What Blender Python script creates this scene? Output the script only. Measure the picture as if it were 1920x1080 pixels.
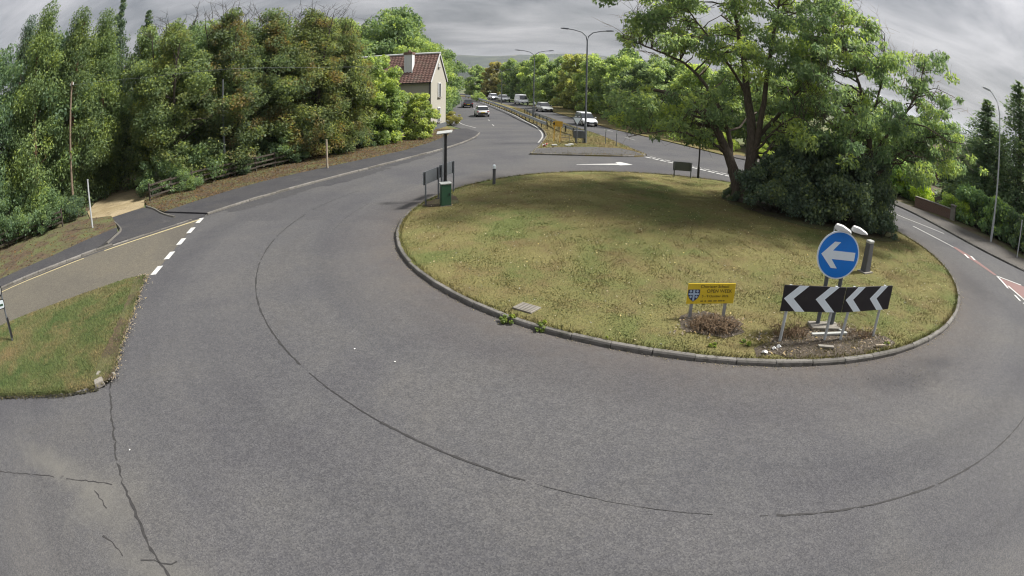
import bpy, bmesh, math, random
import numpy as np
from mathutils import Matrix, Vector, noise as mnoise
SC = bpy.context.scene
for _o in list(bpy.data.objects): bpy.data.objects.remove(_o)
COL = SC.collection
RNG = np.random.default_rng(20)
random.seed(20)

# ------------------------------------------------------------------ camera (wide-angle roadside camera, 5.5 m up)
cd = bpy.data.cameras.new('camera'); CAM = bpy.data.objects.new('camera', cd); COL.objects.link(CAM); SC.camera = CAM
ax = Vector((0.99981951, 0.00634841, 0.01790682)); ay = Vector((-0.01899886, 0.33408663, 0.94235087)); af = Vector((0.0, 0.94252099, -0.33414694))
CAM.matrix_world = Matrix(((ax.x, ay.x, -af.x, 0), (ax.y, ay.y, -af.y, 0), (ax.z, ay.z, -af.z, 5.5), (0, 0, 0, 1)))
cd.type = 'PANO'; cd.panorama_type = 'FISHEYE_LENS_POLYNOMIAL'       # the barrel lens of the photograph
cd.sensor_width = 19.2; cd.sensor_height = 10.8; cd.fisheye_fov = math.pi
cd.fisheye_polynomial_k0 = 0.0; cd.fisheye_polynomial_k1 = -8.59691013e-02; cd.fisheye_polynomial_k2 = -3.97662838e-03
cd.fisheye_polynomial_k3 = 6.99374071e-04; cd.fisheye_polynomial_k4 = -5.12925505e-05
cd.shift_x = -27.5/1920; cd.shift_y = -32.4/1080
cd.clip_start = 0.05; cd.clip_end = 30000

# ------------------------------------------------------------------ sky, sun, exposure
SUN_EL, SUN_AZ = math.radians(50), math.radians(82)      # azimuth from +Y towards +X
W = bpy.data.worlds.new('World'); SC.world = W; W.use_nodes = True
nt = W.node_tree; nt.nodes.clear()
def wn(t, **k):
    n = nt.nodes.new(t)
    for a, b in k.items(): setattr(n, a, b)
    return n
out = wn('ShaderNodeOutputWorld'); bg = wn('ShaderNodeBackground'); bg.inputs['Strength'].default_value = 0.1
sky = wn('ShaderNodeTexSky', sky_type='NISHITA', sun_disc=False, sun_elevation=SUN_EL, sun_rotation=SUN_AZ, air_density=1.2, dust_density=3.0)
tc = wn('ShaderNodeTexCoord'); sep = wn('ShaderNodeSeparateXYZ'); nt.links.new(tc.outputs['Generated'], sep.inputs[0])
zc = wn('ShaderNodeMath', operation='MAXIMUM'); nt.links.new(sep.outputs[2], zc.inputs[0]); zc.inputs[1].default_value = 0.0
za = wn('ShaderNodeMath', operation='ADD'); nt.links.new(zc.outputs[0], za.inputs[0]); za.inputs[1].default_value = 0.10
dx = wn('ShaderNodeMath', operation='DIVIDE'); nt.links.new(sep.outputs[0], dx.inputs[0]); nt.links.new(za.outputs[0], dx.inputs[1])
dy = wn('ShaderNodeMath', operation='DIVIDE'); nt.links.new(sep.outputs[1], dy.inputs[0]); nt.links.new(za.outputs[0], dy.inputs[1])
cmb = wn('ShaderNodeCombineXYZ'); nt.links.new(dx.outputs[0], cmb.inputs[0]); nt.links.new(dy.outputs[0], cmb.inputs[1])
n1 = wn('ShaderNodeTexNoise'); n1.inputs['Scale'].default_value = 1.0; n1.inputs['Detail'].default_value = 8; n1.inputs['Roughness'].default_value = 0.58; n1.inputs['Distortion'].default_value = 0.5
mp1 = wn('ShaderNodeMapping'); mp1.inputs['Rotation'].default_value = (0, 0, 0.5); mp1.inputs['Scale'].default_value = (0.60, 0.85, 1); mp1.inputs['Location'].default_value = (3.1, 1.7, 0)
nt.links.new(cmb.outputs[0], mp1.inputs[0]); nt.links.new(mp1.outputs[0], n1.inputs['Vector'])
rmp = wn('ShaderNodeValToRGB')
e = rmp.color_ramp.elements; e[0].position = 0.38; e[0].color = (0.72, 0.745, 0.80, 1); e[1].position = 0.66; e[1].color = (2.02, 1.98, 2.02, 1)
nt.links.new(n1.outputs[0], rmp.inputs[0])
mx = wn('ShaderNodeMix', data_type='RGBA'); mx.inputs['Factor'].default_value = 0.94
# an overcast dome: brighter towards the zenith, all round
ov = wn('ShaderNodeMath', operation='MULTIPLY_ADD'); nt.links.new(zc.outputs[0], ov.inputs[0]); ov.inputs[1].default_value = 1.84; ov.inputs[2].default_value = 0.92
ovc = wn('ShaderNodeVectorMath', operation='SCALE'); nt.links.new(rmp.outputs[0], ovc.inputs[0]); nt.links.new(ov.outputs[0], ovc.inputs['Scale'])
nt.links.new(sky.outputs[0], mx.inputs[6]); nt.links.new(ovc.outputs[0], mx.inputs[7])
nt.links.new(mx.outputs[2], bg.inputs[0]); nt.links.new(bg.outputs[0], out.inputs[0])
sl = bpy.data.lights.new('sun', 'SUN'); sl.energy = 3.2; sl.angle = math.radians(8); sl.color = (1.0, 0.96, 0.90)
so = bpy.data.objects.new('sun', sl); COL.objects.link(so)
sd = Vector((math.cos(SUN_EL)*math.sin(SUN_AZ), math.cos(SUN_EL)*math.cos(SUN_AZ), math.sin(SUN_EL)))
so.rotation_euler = sd.to_track_quat('Z', 'Y').to_euler(); so.location = sd*400
vs = SC.view_settings; vs.view_transform = 'Standard'; vs.look = 'None'; vs.gamma = 1; vs.use_curve_mapping = False; vs.exposure = 1.35
SC.cycles.use_denoising = True
SC.cycles.filter_width = 1.15; SC.cycles.max_bounces = 9; SC.cycles.diffuse_bounces = 6; SC.cycles.transmission_bounces = 6; SC.cycles.volume_bounces = 0; SC.cycles.transparent_max_bounces = 8

# ------------------------------------------------------------------ helpers: objects
def tag(o, label=None, cat=None, group=None, kind=None):
    if label: o['label'] = label
    if cat: o['category'] = cat
    if group: o['group'] = group
    if kind: o['kind'] = kind
    return o
def empty(name, loc=(0, 0, 0), rz=0.0, label=None, cat=None, group=None, scale=None, rot=None):
    o = bpy.data.objects.new(name, None); COL.objects.link(o); o.location = loc; o.rotation_euler = rot or (0, 0, rz); o.empty_display_size = 0.2
    if scale: o.scale = scale if hasattr(scale, '__len__') else (scale,)*3
    return tag(o, label, cat, group)
def link(name, me, parent=None, mat=None, loc=None, rz=None):
    o = bpy.data.objects.new(name, me); COL.objects.link(o)
    if parent is not None: o.parent = parent
    if mat is not None and len(me.materials) == 0: me.materials.append(mat)
    if loc is not None: o.location = loc
    if rz is not None: o.rotation_euler = (0, 0, rz)
    return o
def np_mesh(name, V, F, tint=None, mat=None, smooth=False):
    """V (n,3); F (m,k) with k constant"""
    V = np.asarray(V, np.float32); F = np.asarray(F, np.int32); k = F.shape[1]
    me = bpy.data.meshes.new(name)
    me.vertices.add(len(V)); me.vertices.foreach_set('co', V.ravel())
    me.loops.add(F.size); me.loops.foreach_set('vertex_index', F.ravel())
    me.polygons.add(len(F)); me.polygons.foreach_set('loop_start', np.arange(0, F.size, k, dtype=np.int32))
    if smooth: me.polygons.foreach_set('use_smooth', np.ones(len(F), bool))
    if tint is not None:
        a = me.attributes.new('tint', 'FLOAT', 'FACE'); a.data.foreach_set('value', np.asarray(tint, np.float32))
    me.update(); me.validate()
    if mat is not None: me.materials.append(mat)
    return me
class MB:
    """collects simple shapes for ONE mesh"""
    def __init__(s): s.v = []; s.f = []
    def add(s, V, F):
        b = len(s.v); s.v += [tuple(p) for p in V]; s.f += [tuple(i+b for i in f) for f in F]; return s
    def box(s, c, size, rz=0.0, rx=0.0, ry=0.0, taper=1.0):
        M = Matrix.Translation(c) @ Matrix.Rotation(rz, 4, 'Z') @ Matrix.Rotation(ry, 4, 'Y') @ Matrix.Rotation(rx, 4, 'X')
        hx, hy, hz = size[0]/2, size[1]/2, size[2]/2
        P = [(-hx, -hy, -hz), (hx, -hy, -hz), (hx, hy, -hz), (-hx, hy, -hz), (-hx*taper, -hy*taper, hz), (hx*taper, -hy*taper, hz), (hx*taper, hy*taper, hz), (-hx*taper, hy*taper, hz)]
        return s.add([M @ Vector(p) for p in P], [(0, 3, 2, 1), (4, 5, 6, 7), (0, 1, 5, 4), (1, 2, 6, 5), (2, 3, 7, 6), (3, 0, 4, 7)])
    def tube(s, pts, rad, n=8, cap=True):
        pts = [Vector(p) for p in pts]
        if not hasattr(rad, '__len__'): rad = [rad]*len(pts)
        V = []; up = Vector((0, 0, 1))
        for i, p in enumerate(pts):
            d = (pts[min(i+1, len(pts)-1)] - pts[max(i-1, 0)]).normalized()
            a = d.cross(up) if abs(d.z) < 0.95 else d.cross(Vector((1, 0, 0)))
            a.normalize(); b = d.cross(a).normalized()
            for k in range(n):
                t = 2*math.pi*k/n; V.append(p + (a*math.cos(t) + b*math.sin(t))*rad[i])
        F = [(i*n+k, i*n+(k+1) % n, (i+1)*n+(k+1) % n, (i+1)*n+k) for i in range(len(pts)-1) for k in range(n)]
        if cap: F += [tuple(range(n-1, -1, -1)), tuple((len(pts)-1)*n+k for k in range(n))]
        return s.add(V, F)
    def prism(s, poly, z0, z1, sides=True, bottom=False):
        n = len(poly); V = [(p[0], p[1], z0) for p in poly] + [(p[0], p[1], z1) for p in poly]
        F = [tuple(range(n, 2*n))]
        if bottom: F.append(tuple(range(n-1, -1, -1)))
        if sides: F += [(i, (i+1) % n, n+(i+1) % n, n+i) for i in range(n)]
        return s.add(V, F)
    def slab(s, poly, M, th):
        """polygon in local xz (x, z), extruded th along local y (towards -y is the front), placed by matrix M"""
        n = len(poly); V = [M @ Vector((p[0], 0, p[1])) for p in poly] + [M @ Vector((p[0], th, p[1])) for p in poly]
        return s.add(V, [tuple(range(n)), tuple(range(2*n-1, n-1, -1))] + [(i, n+i, n+(i+1) % n, (i+1) % n) for i in range(n)])
    def mesh(s, name, mat=None, smooth=False, bevel=0.0, tri=False):
        me = bpy.data.meshes.new(name); me.from_pydata(s.v, [], s.f)
        bm = bmesh.new(); bm.from_mesh(me)
        bmesh.ops.recalc_face_normals(bm, faces=bm.faces)
        if bevel > 0:
            ed = [e for e in bm.edges if len(e.link_faces) == 2 and e.calc_face_angle(0) > 0.6]
            bmesh.ops.bevel(bm, geom=ed, offset=bevel, segments=2, affect='EDGES', profile=0.5)
        if tri: bmesh.ops.triangulate(bm, faces=bm.faces)
        bm.to_mesh(me); bm.free()
        if smooth:
            for p in me.polygons: p.use_smooth = True
        if mat is not None: me.materials.append(mat)
        me.update(); return me
    def build(s, name, mat=None, parent=None, **k): return link(name, s.mesh(name, mat, **k), parent)
def ccw(poly):
    a = sum(p[0]*q[1]-q[0]*p[1] for p, q in zip(poly, poly[1:]+poly[:1])); return list(poly) if a > 0 else list(poly)[::-1]
def struct(name, me, parent=None):
    o = link(name, me, parent)
    if parent is None: o['kind'] = 'structure'
    return o
def smooth_line(pts, step=0.5, closed=False):
    """Catmull-Rom through pts, resampled evenly"""
    P = [np.array(p, float) for p in pts]; n = len(P); out = []
    segs = n if closed else n-1
    for i in range(segs):
        p1, p2 = P[i], P[(i+1) % n]
        p0 = P[i-1] if (closed or i > 0) else 2*p1-p2
        p3 = P[(i+2) % n] if (closed or i+2 < n) else 2*p2-p1
        m = max(2, int(np.linalg.norm(p2-p1)/step*2))
        for t in np.linspace(0, 1, m, endpoint=False):
            out.append(0.5*((2*p1)+(-p0+p2)*t+(2*p0-5*p1+4*p2-p3)*t*t+(-p0+3*p1-3*p2+p3)*t**3))
    if not closed: out.append(P[-1])
    A = np.array(out)
    if closed: A = np.vstack([A, A[:1]])
    L = np.r_[0, np.cumsum(np.linalg.norm(np.diff(A, axis=0), axis=1))]; m = max(2, int(round(L[-1]/step))+1)
    s = np.linspace(0, L[-1], m)
    R = np.stack([np.interp(s, L, A[:, j]) for j in range(A.shape[1])], 1)
    return R[:-1] if closed else R
def offset_line(A, d):
    T = np.gradient(A, axis=0); T /= np.linalg.norm(T, axis=1)[:, None]+1e-9
    return A + np.stack([-T[:, 1], T[:, 0]], 1)*d
def ribbon(mb, A, w, z, d=0.0, jit=0.0):
    L = offset_line(A, d+w/2); R = offset_line(A, d-w/2)
    if jit: L = L+RNG.normal(0, jit, L.shape); R = R+RNG.normal(0, jit, R.shape)
    V = [(p[0], p[1], z) for p in L]+[(p[0], p[1], z) for p in R]; n = len(L)
    return mb.add(V, [(i, n+i, n+i+1, i+1) for i in range(n-1)])
def inside(poly, X, Y):
    c = np.zeros(X.shape, bool); n = len(poly); j = n-1
    for i in range(n):
        xi, yi = poly[i]; xj, yj = poly[j]
        with np.errstate(divide='ignore', invalid='ignore'):
            c ^= ((yi > Y) != (yj > Y)) & (X < (xj-xi)*(Y-yi)/(yj-yi+1e-12)+xi)
        j = i
    return c
def sample_poly(poly, n):
    P = np.array(poly); lo, hi = P.min(0), P.max(0); X = np.zeros(0); Y = np.zeros(0)
    while len(X) < n:
        x = RNG.uniform(lo[0], hi[0], n*2); y = RNG.uniform(lo[1], hi[1], n*2); k = inside(poly, x, y); X = np.r_[X, x[k]]; Y = np.r_[Y, y[k]]
    return X[:n], Y[:n]
# ------------------------------------------------------------------ materials
def new_mat(name):
    m = bpy.data.materials.new(name); m.use_nodes = True; t = m.node_tree; b = t.nodes['Principled BSDF']; b.inputs['Specular IOR Level'].default_value = 0.35
    return m, t, b
def nd(t, typ, ins=None, **k):
    n = t.nodes.new(typ)
    for a, v in k.items(): setattr(n, a, v)
    for a, v in (ins or {}).items():
        if isinstance(v, bpy.types.NodeSocket): t.links.new(v, n.inputs[a])
        else: n.inputs[a].default_value = v
    return n
def ramp(t, fac, stops):
    r = t.nodes.new('ShaderNodeValToRGB'); el = r.color_ramp.elements
    while len(el) < len(stops): el.new(0.5)
    for i, (p, c) in enumerate(stops): el[i].position = p; el[i].color = (*c, 1) if len(c) == 3 else c
    t.links.new(fac, r.inputs[0]); return r.outputs[0]
def mixc(t, a, b, f, mode='MIX'):
    n = t.nodes.new('ShaderNodeMix'); n.data_type = 'RGBA'; n.blend_type = mode
    for i, v in ((0, f), (6, a), (7, b)):
        if isinstance(v, bpy.types.NodeSocket): t.links.new(v, n.inputs[i])
        else: n.inputs[i].default_value = v if i == 0 else ((*v, 1) if len(v) == 3 else v)
    return n.outputs[2]
def pos(t): return t.nodes.new('ShaderNodeNewGeometry').outputs['Position']
def objc(t): return t.nodes.new('ShaderNodeTexCoord').outputs['Object']
def nz(t, vec, scale, detail=4, rough=0.55, dist=0.0):
    return nd(t, 'ShaderNodeTexNoise', {'Vector': vec, 'Scale': scale, 'Detail': detail, 'Roughness': rough, 'Distortion': dist}).outputs[0]
def bump(t, b, h, strength, dist=0.02):
    n = nd(t, 'ShaderNodeBump', {'Height': h, 'Strength': strength, 'Distance': dist}); t.links.new(n.outputs[0], b.inputs['Normal'])
def plain(name, col, rough=0.5, metal=0.0, var=0.18, scale=6.0, dirt=0.0, dirtcol=(0.10, 0.085, 0.06)):
    """painted / plain surface with slight mottling and dirt"""
    m, t, b = new_mat(name); P = objc(t)
    c = mixc(t, tuple(x*(1-var) for x in col), tuple(min(1, x*(1+var)) for x in col), nz(t, P, scale, 5))
    if dirt > 0:
        f = ramp(t, nz(t, P, scale*0.7, 6, 0.65), [(0.50, (0, 0, 0)), (0.72, (dirt,)*3)])
        c = mixc(t, c, dirtcol, f)
    t.links.new(c, b.inputs['Base Color']); b.inputs['Roughness'].default_value = rough; b.inputs['Metallic'].default_value = metal
    return m
def asphalt(name, lo, hi, patch, seed=0.0, coarse=1.0, tint=None, big=0.22, rings=False):
    m, t, b = new_mat(name)
    P = nd(t, 'ShaderNodeVectorMath', {0: pos(t), 1: (seed, seed*1.7, 0)}, operation='ADD').outputs[0]
    vor = nd(t, 'ShaderNodeTexVoronoi', {'Vector': P, 'Scale': 42*coarse, 'Randomness': 1.0})
    grain = nz(t, P, 30*coarse, 3, 0.7); sepc = nd(t, 'ShaderNodeSeparateColor', {0: vor.outputs['Color']})
    c = ramp(t, sepc.outputs[0], [(0.0, tuple(x*0.88 for x in lo)), (0.3, tuple(x*1.06 for x in lo)), (0.8, tuple(x*0.96 for x in hi)), (1.0, tuple(x*1.1 for x in hi))])
    c = mixc(t, c, (0.02, 0.02, 0.022), ramp(t, grain, [(0.32, (0.32,)*3), (0.42, (0, 0, 0))]))
    med = ramp(t, nz(t, P, 5.5, 5, 0.7), [(0.3, (0.87,)*3), (0.7, (1.12,)*3)])
    c = mixc(t, c, med, 1.0, 'MULTIPLY')
    p1 = ramp(t, nz(t, P, big, 5, 0.6, 0.6), [(0.36, (0.87, 0.87, 0.90)), (0.5, (1.0, 1.0, 1.0)), (0.66, (1.12, 1.10, 1.05))])
    c = mixc(t, c, p1, 1.0, 'MULTIPLY')
    st = ramp(t, nz(t, P, 0.75, 6, 0.7, 0.3), [(0.60, (0, 0, 0)), (0.74, (0.5,)*3)])
    c = mixc(t, c, patch, st)
    if rings:
        off = nd(t, 'ShaderNodeVectorMath', {0: pos(t), 1: (6.7, 21.14, 0)}, operation='SUBTRACT').outputs[0]
        r = nd(t, 'ShaderNodeVectorMath', {0: off}, operation='LENGTH').outputs['Value']
        sx = nd(t, 'ShaderNodeSeparateXYZ', {0: off}); an = nd(t, 'ShaderNodeMath', {0: sx.outputs[1], 1: sx.outputs[0]}, operation='ARCTAN2').outputs[0]
        cv = nd(t, 'ShaderNodeCombineXYZ', {0: nd(t, 'ShaderNodeMath', {0: r, 1: 0.62}, operation='MULTIPLY').outputs[0], 1: nd(t, 'ShaderNodeMath', {0: an, 1: 0.8}, operation='MULTIPLY').outputs[0]}).outputs[0]
        c = mixc(t, c, ramp(t, nz(t, cv, 1.0, 3, 0.55), [(0.33, (0.89, 0.89, 0.90)), (0.5, (1.0, 1.0, 1.0)), (0.68, (1.10, 1.09, 1.07))]), 1.0, 'MULTIPLY')
        dirt = nd(t, 'ShaderNodeMath', {0: ramp(t, nd(t, 'ShaderNodeMapRange', {'Value': r, 'From Min': 11.4, 'From Max': 14.2}).outputs[0], [(0.0, (0.85,)*3), (0.12, (0.6,)*3), (0.45, (0.25,)*3), (1.0, (0, 0, 0))]), 1: nz(t, P, 1.6, 5, 0.7)}, operation='MULTIPLY').outputs[0]
        c = mixc(t, c, (0.105, 0.085, 0.068), dirt)
        def spot(cen, rx, ry):
            q = nd(t, 'ShaderNodeVectorMath', {0: nd(t, 'ShaderNodeVectorMath', {0: pos(t), 1: cen}, operation='SUBTRACT').outputs[0], 1: (1/rx, 1/ry, 0)}, operation='MULTIPLY').outputs[0]
            d = nd(t, 'ShaderNodeVectorMath', {0: q}, operation='LENGTH').outputs['Value']
            w = nd(t, 'ShaderNodeMath', {0: d, 1: nd(t, 'ShaderNodeMath', {0: nz(t, P, 1.3, 6, 0.7), 1: 1.6}, operation='MULTIPLY').outputs[0]}, operation='ADD').outputs[0]
            return nd(t, 'ShaderNodeMath', {0: w, 1: 0.45}, operation='MULTIPLY').outputs[0]
        for cen, rx, ry in (((-8.4, 4.35, 0), 2.3, 0.55), ((-6.6, 4.2, 0), 1.0, 1.4), ((-4.6, 3.2, 0), 1.8, 0.6), ((1.5, 3.2, 0), 3.0, 0.8)):
            c = mixc(t, c, (0.135, 0.130, 0.115), ramp(t, spot(cen, rx, ry), [(0.36, (0.6,)*3), (0.80, (0, 0, 0))]))
        for cen, rx, ry in (((8.4, 8.6, 0), 1.9, 0.62), ((10.2, 9.3, 0), 1.4, 0.5), ((17.4, 14.5, 0), 1.6, 2.6)):
            c = mixc(t, c, (0.040, 0.039, 0.042), ramp(t, spot(cen, rx, ry), [(0.36, (0.6,)*3), (0.80, (0, 0, 0))]))
        fl = ramp(t, nz(t, P, 2.4, 6, 0.72, 1.0), [(0.66, (0, 0, 0)), (0.72, (0.45,)*3)])
        c = mixc(t, c, (0.03, 0.03, 0.032), fl)
    t.links.new(c, b.inputs['Base Color']); b.inputs['Roughness'].default_value = 0.88; b.inputs['Specular IOR Level'].default_value = 0.25
    bump(t, b, vor.outputs['Distance'], 0.3, 0.010)
    return m, t, b, c
def leafmat(name, alt=None, amount=0.0, trans=0.52, gain=1.5, yellow=(1.7, 1.6, 0.95)):
    """foliage: base colour from the object's own colour, varied per leaf and per clump (tint attribute)"""
    m, t, b = new_mat(name); o = t.nodes.new('ShaderNodeObjectInfo')
    at = nd(t, 'ShaderNodeAttribute', attribute_name='tint')
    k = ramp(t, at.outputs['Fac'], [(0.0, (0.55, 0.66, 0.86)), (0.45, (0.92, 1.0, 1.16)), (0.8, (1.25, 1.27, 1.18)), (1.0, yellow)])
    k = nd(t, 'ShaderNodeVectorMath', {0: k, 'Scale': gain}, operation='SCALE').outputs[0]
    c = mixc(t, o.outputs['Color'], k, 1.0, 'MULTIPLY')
    if alt is not None:
        f = ramp(t, nz(t, objc(t), 0.55, 4, 0.65), [(0.52, (0, 0, 0)), (0.62, (amount,)*3)])
        c = mixc(t, c, mixc(t, alt, k, 0.6, 'MULTIPLY'), f)
    t.links.new(c, b.inputs['Base Color']); b.inputs['Roughness'].default_value = 0.55; b.inputs['Specular IOR Level'].default_value = 0.3
    tr = nd(t, 'ShaderNodeBsdfTranslucent', {'Color': mixc(t, c, (1.18, 1.18, 0.82), 1.0, 'MULTIPLY')})
    ms = nd(t, 'ShaderNodeMixShader', {0: trans, 1: b.outputs[0], 2: tr.outputs[0]})
    t.links.new(ms.outputs[0], t.nodes['Material Output'].inputs[0])
    return m
def grassmat(name, cols, brown, bare=None):
    m, t, b = new_mat(name); P = pos(t)
    at = nd(t, 'ShaderNodeAttribute', attribute_name='tint')
    c = ramp(t, nz(t, P, 0.28, 5, 0.6, 0.4), [(0.36, cols[0]), (0.50, cols[1]), (0.64, cols[2])])
    c = mixc(t, c, brown, ramp(t, nz(t, P, 0.9, 6, 0.68), [(0.47, (0, 0, 0)), (0.70, (0.9,)*3)]))
    v = ramp(t, at.outputs['Fac'], [(0.0, (0.55, 0.6, 0.55)), (0.6, (1.0, 1.0, 1.0)), (1.0, (1.75, 1.6, 1.3))])
    c = mixc(t, c, v, 1.0, 'MULTIPLY')
    t.links.new(c, b.inputs['Base Color']); b.inputs['Roughness'].default_value = 0.8
    b.inputs['Specular IOR Level'].default_value = 0.15
    return m
def turfmat(name, cols, brown, soil=(0.075, 0.055, 0.038)):
    m, t, b = new_mat(name); P = pos(t)
    c = ramp(t, nz(t, P, 0.28, 5, 0.6, 0.4), [(0.36, cols[0]), (0.50, cols[1]), (0.64, cols[2])])
    c = mixc(t, c, brown, ramp(t, nz(t, P, 0.9, 6, 0.68), [(0.47, (0, 0, 0)), (0.70, (0.9,)*3)]))
    f = nz(t, P, 26, 4, 0.7)
    c = mixc(t, c, ramp(t, f, [(0.3, (0.42, 0.44, 0.42)), (0.5, (1, 1, 1)), (0.72, (1.5, 1.42, 1.25))]), 1.0, 'MULTIPLY')
    c = mixc(t, c, soil, ramp(t, nz(t, P, 9, 5, 0.7), [(0.60, (0, 0, 0)), (0.72, (0.8,)*3)]))
    t.links.new(c, b.inputs['Base Color']); b.inputs['Roughness'].default_value = 0.95; b.inputs['Specular IOR Level'].default_value = 0.1
    bump(t, b, f, 0.9, 0.05)
    return m

M_ROAD = asphalt('asphalt_road', (0.062, 0.062, 0.066), (0.090, 0.089, 0.090), (0.056, 0.054, 0.054), rings=True)[0]
M_SIDE = asphalt('asphalt_side_road', (0.084, 0.077, 0.062), (0.120, 0.110, 0.090), (0.070, 0.064, 0.054), 7.3)[0]
M_PATH = asphalt('asphalt_path', (0.036, 0.036, 0.039), (0.058, 0.057, 0.060), (0.105, 0.10, 0.098), 3.3, big=0.6)[0]
M_PATH2 = asphalt('asphalt_old_path', (0.058, 0.053, 0.049), (0.092, 0.085, 0.076), (0.10, 0.078, 0.058), 11.3)[0]
M_NOSE = asphalt('asphalt_nose', (0.065, 0.062, 0.06), (0.098, 0.095, 0.09), (0.07, 0.07, 0.042), 5.1)[0]
M_DARKT = plain('dark_tar', (0.032, 0.031, 0.031), 0.85, var=0.5, scale=9)
M_PATCH = asphalt('dark_patch', (0.040, 0.040, 0.043), (0.064, 0.064, 0.067), (0.032, 0.032, 0.033), 2.2)[0]
def roadpaint(name, col, wear=0.55, under=(0.085, 0.085, 0.085)):
    m, t, b = new_mat(name); P = pos(t)
    f = ramp(t, nz(t, P, 14, 6, 0.75), [(0.46, (0, 0, 0)), (0.66, (wear,)*3)])
    c = mixc(t, col, under, f); t.links.new(c, b.inputs['Base Color']); b.inputs['Roughness'].default_value = 0.7
    return m
M_WHITE = roadpaint('white_road_paint', (0.52, 0.52, 0.50), 0.5)
M_WHITE2 = roadpaint('worn_white_road_paint', (0.36, 0.36, 0.345), 0.85)
M_YELP = roadpaint('pale_yellow_road_paint', (0.40, 0.34, 0.19), 0.6, (0.10, 0.09, 0.07))
M_REDP = roadpaint('red_road_surfacing', (0.165, 0.082, 0.075), 0.5)
def kerbmat():
    m, t, b = new_mat('kerb_concrete'); P = pos(t)
    oi = t.nodes.new('ShaderNodeObjectInfo')
    c = ramp(t, oi.outputs['Random'], [(0.0, (0.105, 0.098, 0.088)), (0.5, (0.140, 0.132, 0.120)), (1.0, (0.185, 0.175, 0.16))])
    c = mixc(t, c, (0.055, 0.055, 0.042), ramp(t, nz(t, P, 5, 6, 0.7), [(0.48, (0, 0, 0)), (0.68, (0.75,)*3)]))
    c = mixc(t, c, ramp(t, nz(t, P, 60, 3, 0.7), [(0.3, (0.75,)*3), (0.7, (1.2,)*3)]), 1.0, 'MULTIPLY')
    t.links.new(c, b.inputs['Base Color']); b.inputs['Roughness'].default_value = 0.9
    return m
M_KERB = kerbmat()
ISL = [(0.114, 0.134, 0.048), (0.156, 0.150, 0.062), (0.180, 0.160, 0.070)]
M_TURF = turfmat('dry_turf', ISL, (0.150, 0.116, 0.060)); M_BLADE = grassmat('dry_grass_blades', ISL, (0.195, 0.158, 0.080))
VRG = [(0.066, 0.100, 0.036), (0.095, 0.115, 0.046), (0.138, 0.124, 0.062)]
M_TURF2 = turfmat('green_turf', VRG, (0.15, 0.115, 0.062)); M_BLADE2 = grassmat('green_grass_blades', VRG, (0.20, 0.155, 0.085))
MED = [(0.115, 0.125, 0.048), (0.150, 0.132, 0.060), (0.165, 0.138, 0.066)]
M_TURF3 = turfmat('straw_turf', MED, (0.16, 0.108, 0.055)); M_BLADE3 = grassmat('straw_grass_blades', MED, (0.185, 0.130, 0.068))
def littermat():
    m, t, b = new_mat('leaf_litter'); P = pos(t)
    c = ramp(t, nz(t, P, 3.0, 6, 0.7), [(0.3, (0.032, 0.025, 0.017)), (0.5, (0.070, 0.050, 0.031)), (0.7, (0.105, 0.070, 0.040))])
    c = mixc(t, c, (0.085, 0.10, 0.035), ramp(t, nz(t, P, 0.6, 4, 0.6), [(0.42, (0, 0, 0)), (0.62, (0.8,)*3)]))
    c = mixc(t, c, ramp(t, nz(t, P, 22, 3, 0.7), [(0.3, (0.5,)*3), (0.7, (1.5,)*3)]), 1.0, 'MULTIPLY')
    t.links.new(c, b.inputs['Base Color']); b.inputs['Roughness'].default_value = 0.95; return m
M_LITTER = littermat()
def soilmat():
    m, t, b = new_mat('soil'); P = pos(t)
    c = ramp(t, nz(t, P, 18, 5, 0.75), [(0.3, (0.03, 0.024, 0.018)), (0.55, (0.085, 0.068, 0.05)), (0.75, (0.20, 0.17, 0.13))])
    t.links.new(c, b.inputs['Base Color']); b.inputs['Roughness'].default_value = 0.95; bump(t, b, nz(t, P, 18, 5, 0.75), 1.0, 0.05); return m
M_SOIL = soilmat()
M_TRACK = turfmat('dusty_track', [(0.23, 0.185, 0.11), (0.29, 0.24, 0.15), (0.32, 0.265, 0.175)], (0.19, 0.15, 0.09))
def groundmat():
    m, t, b = new_mat('ground_cover'); P = pos(t)
    c = ramp(t, nz(t, P, 0.02, 6, 0.6), [(0.35, (0.05, 0.075, 0.03)), (0.5, (0.09, 0.11, 0.045)), (0.65, (0.17, 0.16, 0.075))])
    t.links.new(c, b.inputs['Base Color']); b.inputs['Roughness'].default_value = 1.0; return m
M_GROUND = groundmat()
def hillmat():
    m, t, b = new_mat('hill_fields'); P = pos(t)
    v = nd(t, 'ShaderNodeTexVoronoi', {'Vector': nd(t, 'ShaderNodeVectorMath', {0: P, 1: (1, 1, 0)}, operation='MULTIPLY').outputs[0], 'Scale': 0.0042, 'Randomness': 1.0})
    s = nd(t, 'ShaderNodeSeparateColor', {0: v.outputs['Color']})
    c = ramp(t, s.outputs[0], [(0.0, (0.024, 0.036, 0.018)), (0.5, (0.034, 0.046, 0.022)), (0.75, (0.075, 0.082, 0.04)), (1.0, (0.17, 0.15, 0.08))])
    c = mixc(t, c, (0.014, 0.022, 0.012), ramp(t, nz(t, P, 0.006, 6, 0.65), [(0.44, (0, 0, 0)), (0.54, (0.95,)*3)]))
    t.links.new(c, b.inputs['Base Color']); b.inputs['Roughness'].default_value = 1.0; return m
M_HILL = hillmat()
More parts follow.
